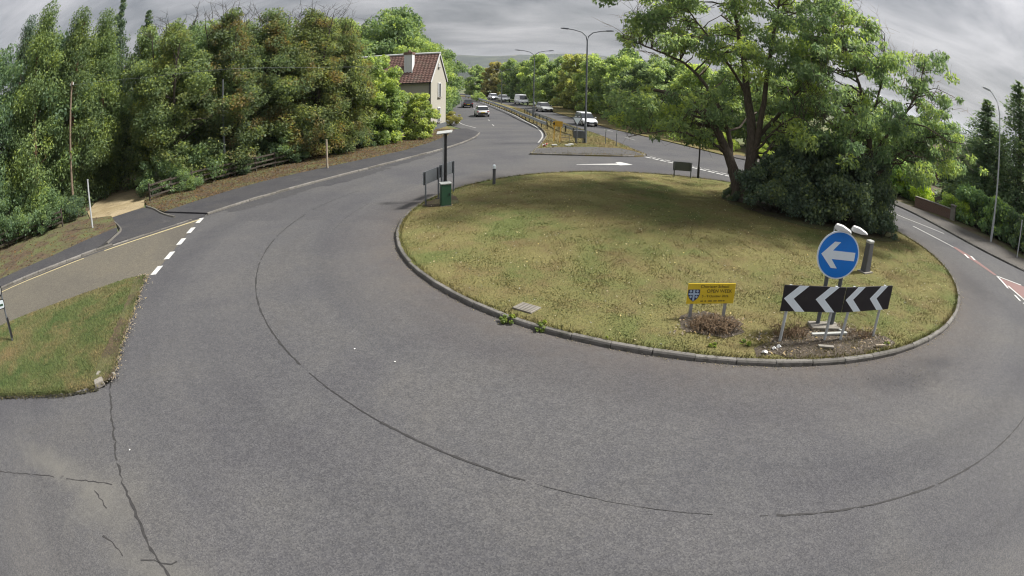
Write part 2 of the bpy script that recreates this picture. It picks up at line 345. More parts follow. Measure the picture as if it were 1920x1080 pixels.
def barkmat(name, a, bb, ivy=None):
    m, t, b = new_mat(name); P = objc(t)
    mp = nd(t, 'ShaderNodeMapping', {'Vector': P, 'Scale': (9, 9, 1.6)})
    h = nz(t, mp.outputs[0], 2.2, 6, 0.7); c = ramp(t, h, [(0.3, a), (0.7, bb)])
    t.links.new(c, b.inputs['Base Color']); b.inputs['Roughness'].default_value = 0.95; bump(t, b, h, 0.9, 0.05); return m
M_BARK = barkmat('grey_brown_bark', (0.045, 0.036, 0.028), (0.155, 0.125, 0.10))
M_BARKD = barkmat('dark_bark', (0.028, 0.023, 0.018), (0.085, 0.07, 0.055))
M_BARKR = barkmat('reddish_bark', (0.06, 0.032, 0.022), (0.17, 0.09, 0.065))
M_LEAF = leafmat('leaf_green', gain=1.75); M_LEAFA = leafmat('leaf_turning', (0.19, 0.110, 0.04), 0.65)
M_LEAFY = leafmat('leaf_yellowing', (0.17, 0.165, 0.05), 0.6); M_NEEDLE = leafmat('needle_green', trans=0.35); M_GLOSSY = leafmat('leaf_evergreen', trans=0.35, gain=2.6)
M_STEEL = plain('galvanised_steel', (0.36, 0.38, 0.40), 0.5, 0.55, 0.15, 8, 0.25)
M_STEELP = plain('pale_grey_steel', (0.42, 0.44, 0.45), 0.55, 0.15, 0.1, 8, 0.2)
M_GREYP = plain('grey_painted_steel', (0.105, 0.115, 0.128), 0.55, 0.1, 0.15, 8, 0.2)
M_BLACKP = plain('black_paint', (0.017, 0.017, 0.019), 0.45, 0, 0.3, 8)
M_SIGNBLK = plain('sign_black', (0.020, 0.017, 0.020), 0.45, 0, 0.2, 3, 0.12)
M_SIGNWHT = plain('sign_white', (0.72, 0.79, 0.83), 0.42, 0, 0.06, 3, 0.15, (0.4, 0.4, 0.38))
M_SIGNBLU = plain('sign_blue', (0.012, 0.185, 0.64), 0.4, 0, 0.08, 3, 0.10, (0.05, 0.13, 0.35))
M_SIGNYEL = plain('sign_yellow', (0.64, 0.465, 0.030), 0.45, 0, 0.10, 3, 0.15, (0.45, 0.35, 0.06))
M_AMBER = plain('temporary_sign_amber', (0.52, 0.31, 0.035), 0.5, 0, 0.12, 3, 0.2)
M_LAMPW = plain('white_lamp_shell', (0.62, 0.62, 0.60), 0.4, 0, 0.05, 6, 0.1)
M_GREENC = plain('cabinet_green', (0.030, 0.085, 0.048), 0.5, 0, 0.2, 4, 0.3, (0.07, 0.09, 0.06))
M_LIDW = plain('pale_lid', (0.36, 0.37, 0.355), 0.6, 0, 0.12, 6, 0.3)
M_CONC = plain('weathered_concrete', (0.21, 0.195, 0.17), 0.9, 0, 0.22, 5, 0.55)
M_BOLL = plain('grey_bollard_plastic', (0.085, 0.087, 0.094), 0.7, 0, 0.2, 6, 0.35)
M_WOOD = barkmat('weathered_timber', (0.030, 0.025, 0.020), (0.082, 0.068, 0.055))
M_WOODP = barkmat('pale_pole_timber', (0.22, 0.18, 0.13), (0.42, 0.36, 0.28))
M_WOODQ = barkmat('telegraph_pole_timber', (0.10, 0.07, 0.05), (0.26, 0.20, 0.15))
M_INK = plain('dark_ink', (0.03, 0.027, 0.018), 0.5, 0, 0.1)
M_CRESTD = plain('crest_navy', (0.025, 0.035, 0.10), 0.45, 0, 0.15); M_CRESTL = plain('crest_pale_blue', (0.34, 0.44, 0.58), 0.45, 0, 0.15)
M_TWIG = barkmat('dead_stems', (0.11, 0.075, 0.045), (0.30, 0.21, 0.13))
M_RED = plain('red_plastic', (0.55, 0.06, 0.03), 0.5, 0, 0.15)
M_RUBBER = plain('tyre_rubber', (0.018, 0.018, 0.019), 0.85)
M_RIM = plain('alloy', (0.45, 0.46, 0.48), 0.35, 0.7, 0.08)
def glassmat(name='dark_glass', col=(0.016, 0.02, 0.024)):
    m, t, b = new_mat(name); b.inputs['Base Color'].default_value = (*col, 1); b.inputs['Roughness'].default_value = 0.06; b.inputs['Specular IOR Level'].default_value = 0.6; return m
M_GLASS = glassmat()
def carpaint(name, col, metal=0.0):
    m, t, b = new_mat(name); P = objc(t); c = mixc(t, tuple(x*0.9 for x in col), col, nz(t, P, 3, 4)); t.links.new(c, b.inputs['Base Color'])
    b.inputs['Roughness'].default_value = 0.28; b.inputs['Metallic'].default_value = metal; b.inputs['Coat Weight'].default_value = 0.5; b.inputs['Coat Roughness'].default_value = 0.08; return m
M_CARW = carpaint('car_white', (0.74, 0.75, 0.77)); M_CARS = carpaint('car_silver', (0.42, 0.44, 0.45), 0.4); M_CARD = carpaint('car_dark', (0.035, 0.036, 0.045)); M_CARG = carpaint('car_grey', (0.50, 0.52, 0.50), 0.2)
M_TRIM = plain('black_trim', (0.02, 0.02, 0.022), 0.6); M_TAIL = plain('tail_lamp', (0.30, 0.012, 0.012), 0.25)
def lampglow():
    m, t, b = new_mat('headlamp'); b.inputs['Base Color'].default_value = (0.85, 0.87, 0.9, 1); b.inputs['Roughness'].default_value = 0.1; return m
M_HEAD = lampglow()
def headon():
    m, t, b = new_mat('headlamp_on'); b.inputs['Base Color'].default_value = (0.9, 0.9, 0.95, 1); b.inputs['Emission Color'].default_value = (0.85, 0.9, 1.0, 1); b.inputs['Emission Strength'].default_value = 6.0; return m
M_HEADON = headon()
def render_wall(name, col):
    m, t, b = new_mat(name); P = objc(t)
    c = mixc(t, tuple(x*0.88 for x in col), col, nz(t, P, 0.9, 6, 0.65))
    c = mixc(t, c, (0.16, 0.15, 0.13), ramp(t, nz(t, nd(t, 'ShaderNodeMapping', {'Vector': P, 'Scale': (3, 3, 0.35)}).outputs[0], 2, 6, 0.7), [(0.55, (0, 0, 0)), (0.78, (0.35,)*3)]))
    t.links.new(c, b.inputs['Base Color']); b.inputs['Roughness'].default_value = 0.9; return m
M_RENDER = render_wall('cream_render', (0.36, 0.345, 0.295)); M_STACK = render_wall('pale_render', (0.62, 0.63, 0.63))
def tilemat():
    m, t, b = new_mat('red_pantiles'); P = objc(t)
    c = ramp(t, nz(t, P, 3.0, 4, 0.7), [(0.3, (0.075, 0.044, 0.036)), (0.55, (0.125, 0.070, 0.057)), (0.75, (0.165, 0.100, 0.085))])
    c = mixc(t, c, (0.12, 0.11, 0.085), ramp(t, nz(t, P, 0.8, 5, 0.65), [(0.5, (0, 0, 0)), (0.75, (0.6,)*3)]))
    t.links.new(c, b.inputs['Base Color']); b.inputs['Roughness'].default_value = 0.85; return m
M_TILE = tilemat()
def brickmat():
    m, t, b = new_mat('brown_brick'); P = objc(t)
    mp = nd(t, 'ShaderNodeMapping', {'Vector': P, 'Rotation': (math.pi/2, 0, 0)})
    br = nd(t, 'ShaderNodeTexBrick', {'Vector': mp.outputs[0], 'Scale': 4.4, 'Color1': (0.16, 0.085, 0.06, 1), 'Color2': (0.11, 0.06, 0.045, 1), 'Mortar': (0.20, 0.18, 0.16, 1), 'Mortar Size': 0.02})
    t.links.new(br.outputs[0], b.inputs['Base Color']); b.inputs['Roughness'].default_value = 0.9; return m
M_BRICK = brickmat()
# ------------------------------------------------------------------ terrain
def sstep(a, b, x): t = np.clip((x-a)/(b-a), 0, 1); return t*t*(3-2*t)
def polar_grid(name, radii, a0, a1, na, zf, mat):
    A = np.linspace(a0, a1, na); R, T = np.meshgrid(radii, A, indexing='ij'); X, Y = R*np.sin(T), R*np.cos(T); Z = zf(X, Y, R, T)
    nr = len(radii); idx = np.arange(nr*na).reshape(nr, na)
    F = np.stack([idx[:-1, :-1], idx[:-1, 1:], idx[1:, 1:], idx[1:, :-1]], -1).reshape(-1, 4)[:, ::-1]
    return np_mesh(name, np.stack([X, Y, Z], -1).reshape(-1, 3), F, mat=mat, smooth=True)
struct('ground', polar_grid('ground', np.r_[0.0, 5, 12, 20, 30, 45, 60, 80, 100, 130, 160, 200, 250, 320, 420, 600, 900, 1400, 2000], -math.pi, math.pi, 121,
       lambda X, Y, R, T: -0.035-14*sstep(170, 500, R), M_GROUND))
def hz(X, Y, R, T):
    n = np.array([mnoise.fractal(Vector((x*0.0011, y*0.0011, 3.7)), 1.0, 2.0, 5) for x, y in zip(X.ravel(), Y.ravel())]).reshape(X.shape)
    n2 = np.array([mnoise.fractal(Vector((x*0.012, y*0.012, 9.1)), 1.0, 2.0, 3) for x, y in zip(X.ravel(), Y.ravel())]).reshape(X.shape)
    near = 62*np.exp(-((R-1900)/420)**2)*(0.75+0.5*n); far = 140*sstep(2200, 3600, R)*(1.0+0.28*n)
    side = 1-0.62*sstep(0.25, 0.75, np.abs(T))
    return -16+(near+far*1.12)*side+n2*5*sstep(1300, 1700, R)
struct('hills', polar_grid('hills', np.r_[np.linspace(1250, 2400, 22), np.linspace(2480, 4200, 26), 4800, 5600], -1.25, 1.35, 170, hz, M_HILL))

# ------------------------------------------------------------------ carriageways
ICX, ICY, IR = 6.70, 21.14, 11.49
KERB_L = [(-52, -27.8), (-40, -11.7), (-30, 1.6), (-22.48, 11.68), (-20.35, 14.3), (-18.55, 16.75), (-16.49, 19.7), (-15.10, 22.1), (-13.55, 25.6), (-11.49, 29.7), (-9.5, 33.79), (-8.0, 37.2), (-6.27, 41.45), (-5.17, 45.59), (-4.6, 49.48), (-4.5, 53.0)]
KERB_R = [(16.4, 44.03), (18.6, 41), (21.2, 36), (23.0, 31.4), (23.65, 28.0), (23.75, 24.7), (23.85, 22), (24.15, 20), (24.8, 18.3), (25.8, 16.7), (28, 14.9), (33, 12.6), (41, 10.4), (60, 7)]
RE = [(15.28, 46.48), (14.1, 49.2), (12.86, 52.2), (11.3, 55.6), (8.97, 61.13), (7.2, 68.5), (5.0, 79), (2.4, 92), (-0.5, 105), (-7, 130), (-16, 165), (-30, 205)]
LE = [(-52, 198), (-35, 160), (-23, 125), (-17, 102), (-13.2, 86), (-11.2, 74), (-9.6, 65), (-7.3, 59), (-5.2, 55.2)]
kl = smooth_line(KERB_L, 0.93); kr = smooth_line(KERB_R, 0.93)
ROADP = ccw([(-52, -60), (60, -60), (60, 6.9)]+[tuple(p) for p in kr[::-1]]+RE+LE+[tuple(p) for p in kl[::-1]])
road = struct('roundabout_road', MB().prism(ROADP, 0, 0, sides=False).mesh('roundabout_road', M_ROAD))
VERGE = ccw([(-30, -6), (-22, 0.3), (-17, 3.3), (-13.0, 5.37), (-11.49, 6.09), (-10.1, 6.72), (-9.25, 7.30), (-9.1, 7.85), (-9.95, 9.35), (-10.79, 10.87), (-11.87, 12.76), (-12.62, 14.05), (-13.29, 13.66), (-14.02, 12.75), (-15.19, 11.37), (-16.37, 10.12), (-17.25, 9.1), (-20, 5.6), (-26, -2.2)])
SIDEP = [tuple(p) for p in kl if p[1] < 21.7]+[(-14.95, 21.4), (-14.25, 19.82), (-13.73, 18.19), (-13.11, 16.44), (-12.6, 14.83), (-12.55, 13.6), (-15, 11.2), (-17, 9.0), (-22, 2), (-34, -14), (-46, -30)]
side_road = struct('side_road', MB().prism(ccw(SIDEP), 0.004, 0.004, sides=False).mesh('side_road', M_SIDE))
# painted marks: each a sheet of its own
def dash(p, ang, l, w, mat, parent, name='lane_dash', z=0.008):
    c, s = math.cos(ang), math.sin(ang)
    P = [(p[0]+c*a-s*b, p[1]+s*a+c*b) for a, b in ((-l/2, -w/2), (l/2, -w/2), (l/2, w/2), (-l/2, w/2))]
    return MB().prism(P, z, z, sides=False).build(name, mat, parent)
gd = [(-12.6, 14.83), (-13.11, 16.44), (-13.70, 18.19), (-14.25, 19.82), (-14.80, 21.45)]
for i, p in enumerate(gd):
    q = gd[min(i+1, 4)]; r = gd[max(i-1, 0)]; dash(p, math.atan2(q[1]-r[1], q[0]-r[0]), 0.92, 0.24, M_WHITE, road, 'give_way_dash')
def line(pts, w, mat, parent, name, z=0.008, d=0.0, jit=0.0):
    mb = MB(); ribbon(mb, smooth_line(pts, 0.4), w, z, d, jit); return mb.build(name, mat, parent)
line([(-46, -19.9), (-30, 1.6), (-22.48, 11.68), (-20.35, 14.3), (-18.9, 16.25)], 0.14, M_YELP, side_road, 'yellow_line', 0.010, -0.42)
line([(-18.2, 17.25), (-16.49, 19.7), (-15.25, 21.85)], 0.16, M_YELP, side_road, 'yellow_line', 0.010, -0.42)
line([(-22.3, 11.6), (-18.6, 16.6), (-16.49, 19.7), (-13.55, 25.6), (-9.5, 33.79), (-6.27, 41.45), (-4.6, 49.48)], 0.20, M_PATCH, road, 'tar_channel', 0.006, -0.14, 0.012)
# central reservation edge line and give-way marks of the dual carriageway
SPL = [(0.05, 38.81), (0.51, 41.74), (0.97, 45.89), (1.37, 50.02), (1.42, 53.8), (1.19, 57.54), (0.71, 62.45), (-0.17, 67.42), (-1.64, 77.23), (-3.49, 87.74), (-5.83, 99.98), (-9.2, 116.45), (-15.5, 143.55), (-27, 180)]
SPR = [(8.61, 41.1), (8.0, 45.0), (7.45, 48.4), (6.4, 54.8), (4.91, 60.9), (3.0, 71.0), (0.53, 83.5), (-3.08, 100.3), (-6.9, 116.4), (-13.6, 143.5), (-25.2, 180)]
line(SPL[2:], 0.13, M_WHITE2, road, 'edge_line', 0.008, 0.25)
line([(-5.9, 58.5), (-8.2, 64.5), (-10.0, 74), (-12.1, 86), (-16, 102)], 0.12, M_WHITE2, road, 'edge_line', 0.008, -0.5)
for a in range(12):
    t = a/11.0; x = 8.5+t*4.6; y = 40.1-t*6.5; dash((x, y), -0.95, 0.55, 0.22, M_WHITE, road, 'give_way_dash'); dash((x+0.42, y+0.32), -0.95, 0.55, 0.20, M_WHITE2, road, 'give_way_dash')
for a in range(8): dash((9.3-a*1.05, 52.5+a*7.2), 1.85, 2.2, 0.11, M_WHITE2, road, 'lane_dash')
for a in range(8): dash((-3.9-a*0.95, 62+a*7.0), 1.72, 2.0, 0.11, M_WHITE2, road, 'lane_dash')
MB().prism(ccw([(2.9, 34.95), (5.65, 35.75), (5.72, 35.55), (6.65, 36.15), (5.95, 37.05), (5.6, 36.75), (5.65, 36.25), (2.92, 35.05)]), 0.008, 0.008, sides=False).build('direction_arrow', M_WHITE, road)
# right-hand arm: lane lines, red hatch and its white outline
line([(21.0, 29.6), (21.5, 26.3), (21.95, 25.05), (22.9, 22.9)], 0.13, M_WHITE2, road, 'lane_line')
line([(20.85, 23.9), (21.05, 22.0), (21.3, 20.2)], 0.15, M_WHITE2, road, 'lane_line')
MB().prism(ccw([(21.25, 20.3), (21.55, 20.3), (21.62, 18.7), (21.45, 17.4), (21.35, 16.1), (21.05, 16.1), (21.08, 17.6), (21.05, 18.9)]), 0.006, 0.006, sides=False).build('red_surfacing', M_REDP, road)
MB().prism(ccw([(21.2, 15.75), (22.0, 15.15), (24.5, 13.3), (27, 11.2), (24.2, 10.2), (21.4, 12.2), (20.75, 13.5), (20.7, 14.6)]), 0.006, 0.006, sides=False).build('red_surfacing', M_REDP, road)
line([(21.2, 15.98), (21.9, 15.36), (22.6, 14.8)], 0.13, M_WHITE, road, 'hatch_line', 0.010)
line([(21.2, 15.98), (20.9, 15.2), (20.53, 14.41)], 0.16, M_WHITE, road, 'hatch_line', 0.010)
line([(20.93, 14.73), (20.78, 13.9), (20.68, 13.08), (20.6, 12.0)], 0.14, M_WHITE, road, 'hatch_line', 0.010)
for p, a in (((21.15, 18.8), 1.2), ((21.52, 18.55), 1.15), ((20.2, 13.3), 1.25), ((20.1, 12.4), 1.4)): dash(p, a, 0.7, 0.16, M_WHITE, road, 'hatch_dash', 0.010)
# cracks and the ring joint in the surfacing
def crack(pts, w, z=0.007, gap=0.0, name='tar_crack', wob=0.03):
    A = smooth_line(pts, 0.12); n = len(A); A = A+np.cumsum(RNG.normal(0, wob*0.35, A.shape), 0)*0.25+RNG.normal(0, wob*0.35, A.shape)
    keep = np.ones(n, bool)
    if gap > 0:
        i = 0
        while i < n:
            i += int(RNG.integers(18, 60)); g = int(RNG.integers(3, 14)*gap); keep[i:i+g] = False; i += g
    W = w*np.clip(0.35+np.convolve(RNG.random(n+6), np.ones(7)/7, 'valid')*1.3+RNG.normal(0, 0.35, n), 0.08, 2.2); T = np.gradient(A, axis=0); T /= np.linalg.norm(T, axis=1)[:, None]; N = np.stack([-T[:, 1], T[:, 0]], 1)
    Lf, Rt = A+N*W[:, None]/2, A-N*W[:, None]/2
    V = [(p[0], p[1], z) for p in Lf]+[(p[0], p[1], z) for p in Rt]
    F = [(i, n+i, n+i+1, i+1) for i in range(n-1) if keep[i]]
    return MB().add(V, F).build(name, M_DARKT, road)
def arc(cx, cy, r, a0, a1, n=24): return [(cx+r*math.cos(math.radians(a)), cy+r*math.sin(math.radians(a))) for a in np.linspace(a0, a1, n)]
crack(arc(6.55, 21.0, 16.0, 176, 226), 0.034, gap=0.25, wob=0.014); crack(arc(6.55, 21.0, 16.0, 227.5, 236), 0.026, gap=1.3, wob=0.014); crack(arc(6.55, 21.0, 16.0, 236, 246), 0.040, gap=0.2, wob=0.014)
crack(arc(6.55, 21.0, 16.0, 259.5, 291), 0.036, gap=0.15, wob=0.014); crack(arc(6.55, 21.0, 16.0, 246.5, 259), 0.009, gap=0.8, wob=0.014); crack(arc(6.4, 20.9, 15.9, 158, 175), 0.022, gap=1.0, wob=0.02)
crack(arc(6.6, 21.05, 13.9, 168, 190), 0.018, gap=1.6, wob=0.03)
crack([(-9.15, 7.8), (-8.05, 6.54), (-7.14, 5.49), (-6.46, 4.83), (-5.73, 4.24), (-5.11, 3.71), (-4.43, 3.2), (-4.1, 2.5)], 0.042, gap=0.25, wob=0.05)
crack([(-10.8, 2.8), (-9.07, 3.71), (-8.03, 4.17), (-6.75, 4.67)], 0.022, gap=0.5, wob=0.05)
for q in ([(-7.0, 4.3), (-6.5, 4.0)], [(-6.2, 3.4), (-5.6, 3.2)], [(-5.2, 3.3), (-4.6, 3.6)]): crack(q, 0.03, wob=0.06)
# pale worn smear by the corner and ragged dark-coloured patches at the far kerb and under the chevrons
def blob(poly, mat, z, name, jit=0.12):
    A = smooth_line(poly, 0.25, True); A = A+RNG.normal(0, jit, A.shape)
    return MB().prism(ccw([tuple(p) for p in A]), z, z, sides=False).build(name, mat, road)
blob([(-11.8, 28.4), (-10.4, 28.6), (-9.0, 31.5), (-8.3, 33.6), (-9.3, 33.3), (-10.6, 31.2)], M_PATCH, 0.0045, 'dark_patch', 0.08)
blob([(-14.6, 23.6), (-13.2, 23.3), (-11.6, 26.8), (-10.9, 29.2), (-11.4, 29.3), (-13.2, 25.9)], M_PATCH, 0.0052, 'dark_patch', 0.08)
blob([(-9.1, 34.2), (-8.2, 34.4), (-6.6, 38.8), (-6.2, 41.0), (-7.4, 38.4)], M_PATCH, 0.005, 'dark_patch', 0.08)

# ------------------------------------------------------------------ kerbs
def kerb_mesh(seed, L=0.905, z1=0.12):
    r = random.Random(seed); c = 0.025+r.random()*0.012
    prof = [(0.0, -0.12), (0.0, z1-c*1.4), (c*0.7, z1-c*0.3), (c*1.7, z1), (0.125, z1-0.003), (0.125, -0.12)]
    V = []; xs = [-L/2, -L/2+0.012, L/2-0.012, L/2]
    for i, x in enumerate(xs):
        k = 0.988 if i in (0, 3) else 1.0
        V += [(x+r.uniform(-.003, .003), y+(0.006 if i in (0, 3) else 0)*(1 if y < 0.06 else -1), z*k+r.uniform(-.002, .002)) for y, z in prof]
    n = len(prof); F = [(i*n+j, i*n+(j+1) % n, (i+1)*n+(j+1) % n, (i+1)*n+j) for i in range(3) for j in range(n)]
    F += [tuple(range(n-1, -1, -1)), tuple(range(3*n, 4*n))]
    return MB().add(V, F).mesh('kerb_stone', M_KERB)
KM = [kerb_mesh(s) for s in range(4)]; KLOW = [kerb_mesh(s+9, z1=0.035) for s in range(2)]
def kerbs(A, parent, closed=False, low=None, sink=0.0):
    n = len(A)
    for i in range(n if closed else n-1):
        a, b = A[i], A[(i+1) % n]; m = (a+b)/2; ang = math.atan2(b[1]-a[1], b[0]-a[0]); L = np.linalg.norm(b-a)
        isl = low is not None and low(m)
        o = link('kerb_stone', KLOW[i % 2] if isl else KM[(i*7) % 4], parent, None, (m[0]+random.uniform(-.008, .008), m[1]+random.uniform(-.008, .008), random.uniform(-.012, .006)-sink), ang+random.uniform(-.012, .012))
        o.scale = (L/0.92, 1, 1)

# ------------------------------------------------------------------ roundabout island
def island_z(x, y):
    r = np.hypot(np.asarray(x)-ICX, np.asarray(y)-ICY)/IR; return 0.095+0.16*np.clip(1-r*r, 0, 1)
def disc(name, cx, cy, R, zf, mat, nr=26, na=110, rj=0.04):
    V = [(cx, cy, float(zf(cx, cy)))]; F = []
    for i in range(1, nr+1):
        for k in range(na):
            a = 2*math.pi*k/na; r = R*i/nr; x, y = cx+r*math.cos(a), cy+r*math.sin(a); V.append((x, y, float(zf(x, y))+random.uniform(-rj, rj)*0.5))
    for k in range(na): F.append((0, 1+k, 1+(k+1) % na))
    for i in range(nr-1):
        b0, b1 = 1+i*na, 1+(i+1)*na
        for k in range(na): F.append((b0+k, b1+k, b1+(k+1) % na, b0+(k+1) % na))
    return MB().add(V, F).mesh(name, mat, smooth=True)
island = struct('roundabout_island', disc('roundabout_island', ICX, ICY, IR-0.07, island_z, M_TURF, rj=0.025))
nk = 78; kerbs(np.array([(ICX+IR*math.cos(2*math.pi*i/nk), ICY+IR*math.sin(2*math.pi*i/nk)) for i in range(nk)]), island, True)
# bare soil under the signs and under the shrubs: a thin skin over the turf
def skin(name, poly, mat, zf, lift, parent, jit=0.1):
    A = smooth_line(poly, 0.22, True); A = A+RNG.normal(0, jit, A.shape)*0.6; cx, cy = A.mean(0); n = len(A); V = []; F = []
    rings = 5
    for i in range(1, rings+1):
        t = i/rings
        for p in A: x, y = cx+(p[0]-cx)*t, cy+(p[1]-cy)*t; V.append((x, y, float(zf(x, y))+lift*(1.0-0.97*t**3)+0.012+random.uniform(-.006, .006)))
    V.append((cx, cy, float(zf(cx, cy))+lift+0.012)); c = len(V)-1
    F += [(c, k, (k+1) % n) for k in range(n)]
    for i in range(rings-1): F += [(i*n+k, (i+1)*n+k, (i+1)*n+(k+1) % n, i*n+(k+1) % n) for k in range(n)]
    return MB().add(V, F).build(name, mat, parent)
skin('bare_soil', [(5.0, 10.15), (6.4, 9.85), (8.0, 9.95), (9.2, 10.35), (8.9, 10.75), (7.9, 11.35), (6.7, 11.25), (5.6, 10.85)], M_SOIL, island_z, 0.025, island)
skin('bare_soil', [(3.55, 11.25), (4.3, 10.95), (5.0, 11.2), (5.05, 11.9), (4.4, 12.25), (3.7, 12.05)], M_SOIL, island_z, 0.025, island)
skin('bare_soil', [(9.3, 25.5), (9.9, 23.6), (11.2, 21.5), (13.1, 20.5), (15.0, 19.6), (17.0, 20.6), (16.8, 24.5), (13, 27.5), (10, 27)], M_LITTER, island_z, 0.02, island)
skin('bare_soil', [(-4.3, 23.0), (-3.6, 22.7), (-2.9, 23.2), (-3.0, 24.3), (-3.5, 25.2), (-3.9, 24.6)], M_LITTER, island_z, 0.015, island)
# corner verge, footpaths, verge behind the path
def vz(x, y): return 0.115
corner_verge = struct('corner_verge', MB().prism(VERGE, -0.02, 0.115).mesh('corner_verge', M_TURF2))
_v = np.array([(-22, 0.3), (-17, 3.3), (-13.0, 5.37), (-11.49, 6.09), (-10.1, 6.72), (-9.25, 7.30), (-9.1, 7.85), (-9.95, 9.35), (-10.79, 10.87), (-11.87, 12.76), (-12.62, 14.05)])
skin('worn_edge', [(-9.15, 7.4), (-9.05, 7.9), (-9.9, 9.3), (-10.75, 10.85), (-11.85, 12.75), (-12.6, 14.0), (-12.75, 13.6), (-12.1, 12.5), (-11.15, 10.75), (-10.35, 9.2), (-9.75, 7.8), (-9.5, 7.35)], M_LITTER, vz, 0.01, corner_verge, 0.05)
kerbs(smooth_line(_v[:7], 0.93), corner_verge, sink=0.035)
FB_L = [(-55, -29), (-43, -13), (-33, 0), (-25.2, 11.3), (-23.1, 14.0), (-21.7, 16.0), (-20.9, 18.2), (-19.98, 20.41)]
PATH_A = ccw([tuple(p) for p in offset_line(kl, 0.10) if p[1] < 17.7]+[(-18.85, 18.5), (-19.2, 19.6)]+FB_L[::-1])
FB_R = [(-18.39, 23.18), (-17.08, 26.46), (-15.6, 29.75), (-12.75, 34.37), (-10.58, 37.9), (-8.96, 41.3), (-8.0, 45.2), (-7.2, 50.5), (-7.4, 56.5)]
PATH_B = ccw([tuple(p) for p in offset_line(kl, 0.10) if p[1] > 21.9]+[(-4.9, 54.0), (-6.3, 57.5)]+FB_R[::-1])
footpath = struct('footpath', MB().prism(PATH_A, -0.02, 0.105).mesh('footpath', M_PATH)); foot2 = struct('footpath', MB().prism(PATH_B, -0.02, 0.105).mesh('footpath', M_PATH))
low = lambda m: 17.4 < m[1] < 22.2
kerbs(kl[(kl[:, 1] < 20.0)], footpath, low=low); kerbs(kl[(kl[:, 1] > 19.2)], foot2, low=low)
apron = struct('driveway_apron', MB().prism(ccw([(-18.4, 17.55), (-18.95, 18.8), (-19.3, 19.9), (-20.4, 20.9), (-21.7, 21.8), (-22.9, 22.9), (-21.45, 24.8), (-19.95, 24.05), (-18.25, 23.3), (-16.6, 23.2), (-15.0, 22.4), (-15.15, 21.9), (-16.5, 19.8)]), -0.02, 0.030).mesh('driveway_apron', M_PATH))
for pts in ([(-21.5, 21.75), (-20.4, 20.95), (-19.3, 20.0), (-18.85, 18.9), (-18.5, 17.9)], [(-21.37, 24.95), (-19.92, 24.06), (-18.35, 22.9), (-16.9, 22.1)]):
    A = smooth_line(pts, 0.5); MB().tube([(p[0], p[1], 0.035) for p in A], 0.075, 6).build('edging_kerb', M_KERB, apron)
VB_L = ccw(FB_L+[(-21.6, 21.9), (-23.0, 23.0), (-27.5, 22.6), (-34, 15.5), (-60, -20)]); VB_R = ccw([(-21.3, 25.0), (-20.0, 24.15)]+FB_R+[(-9.9, 58), (-9.6, 50), (-12.2, 45.6), (-15.6, 41.2), (-18.5, 36), (-21.5, 30), (-22.8, 26.5)])
struct('leaf_verge', MB().prism(VB_L, -0.02, 0.09).mesh('leaf_verge', M_LITTER)); struct('leaf_verge', MB().prism(VB_R, -0.02, 0.09).mesh('leaf_verge', M_LITTER))
struct('dirt_track', MB().prism(ccw([(-22.8, 22.8), (-21.5, 24.8), (-23.5, 27.5), (-26.0, 31.5), (-28, 36), (-33, 47), (-38, 45), (-33, 35), (-30.6, 29.5), (-27.5, 24.8), (-25, 22.8)]), -0.02, 0.045).mesh('dirt_track', M_TRACK))
woodland_floor = struct('woodland_floor', MB().prism(ccw([(-33, 15.5), (-27.4, 22.5), (-25.2, 22.7), (-27.6, 24.8), (-31, 30), (-40, 48), (-70, 60), (-80, -10), (-60, -22)]), -0.02, 0.06).mesh('woodland_floor', M_LITTER))
struct('woodland_floor', MB().prism(ccw([(-22.9, 26.6), (-21.4, 30.2), (-18.4, 36.2), (-15.5, 41.4), (-12.1, 45.8), (-10, 50), (-12, 58), (-30, 62), (-32, 47), (-27.8, 36), (-25.8, 31.5)]), -0.02, 0.06).mesh('woodland_floor', M_LITTER))
FR = [(17.5, 45.5), (20.2, 41.8), (22.6, 37), (24.3, 32.6), (25.0, 29.2), (26.2, 26.8), (26.6, 23.9), (27.5, 21.9), (28.3, 19), (30, 17), (35, 14.8), (43, 12.5), (62, 9.5)]
foot3 = struct('footpath', MB().prism(ccw([tuple(p) for p in offset_line(kr, 0.10)]+FR[::-1]), -0.02, 0.105).mesh('footpath', M_PATH2)); kerbs(kr, foot3, sink=0.02)
struct('garden_ground', MB().prism(ccw(FR+[(70, 14), (70, 60), (30, 62), (19, 52)]), -0.03, 0.07).mesh('garden_ground', M_LITTER))
struct('roadside_verge', MB().prism(ccw([(16.4, 44.1)]+RE[:9]+[(6, 108), (12, 92), (16, 70), (20, 52), (18.3, 45.3)]), -0.03, 0.08).mesh('roadside_verge', M_TURF3))
struct('roadside_verge', MB().prism(ccw([(-7.3, 57.2), (-8.3, 59.5), (-10.3, 65), (-12, 74), (-14, 86), (-18, 102), (-30, 102), (-24, 70), (-16, 62), (-9.5, 57.6)]), -0.03, 0.08).mesh('roadside_verge', M_TURF3))
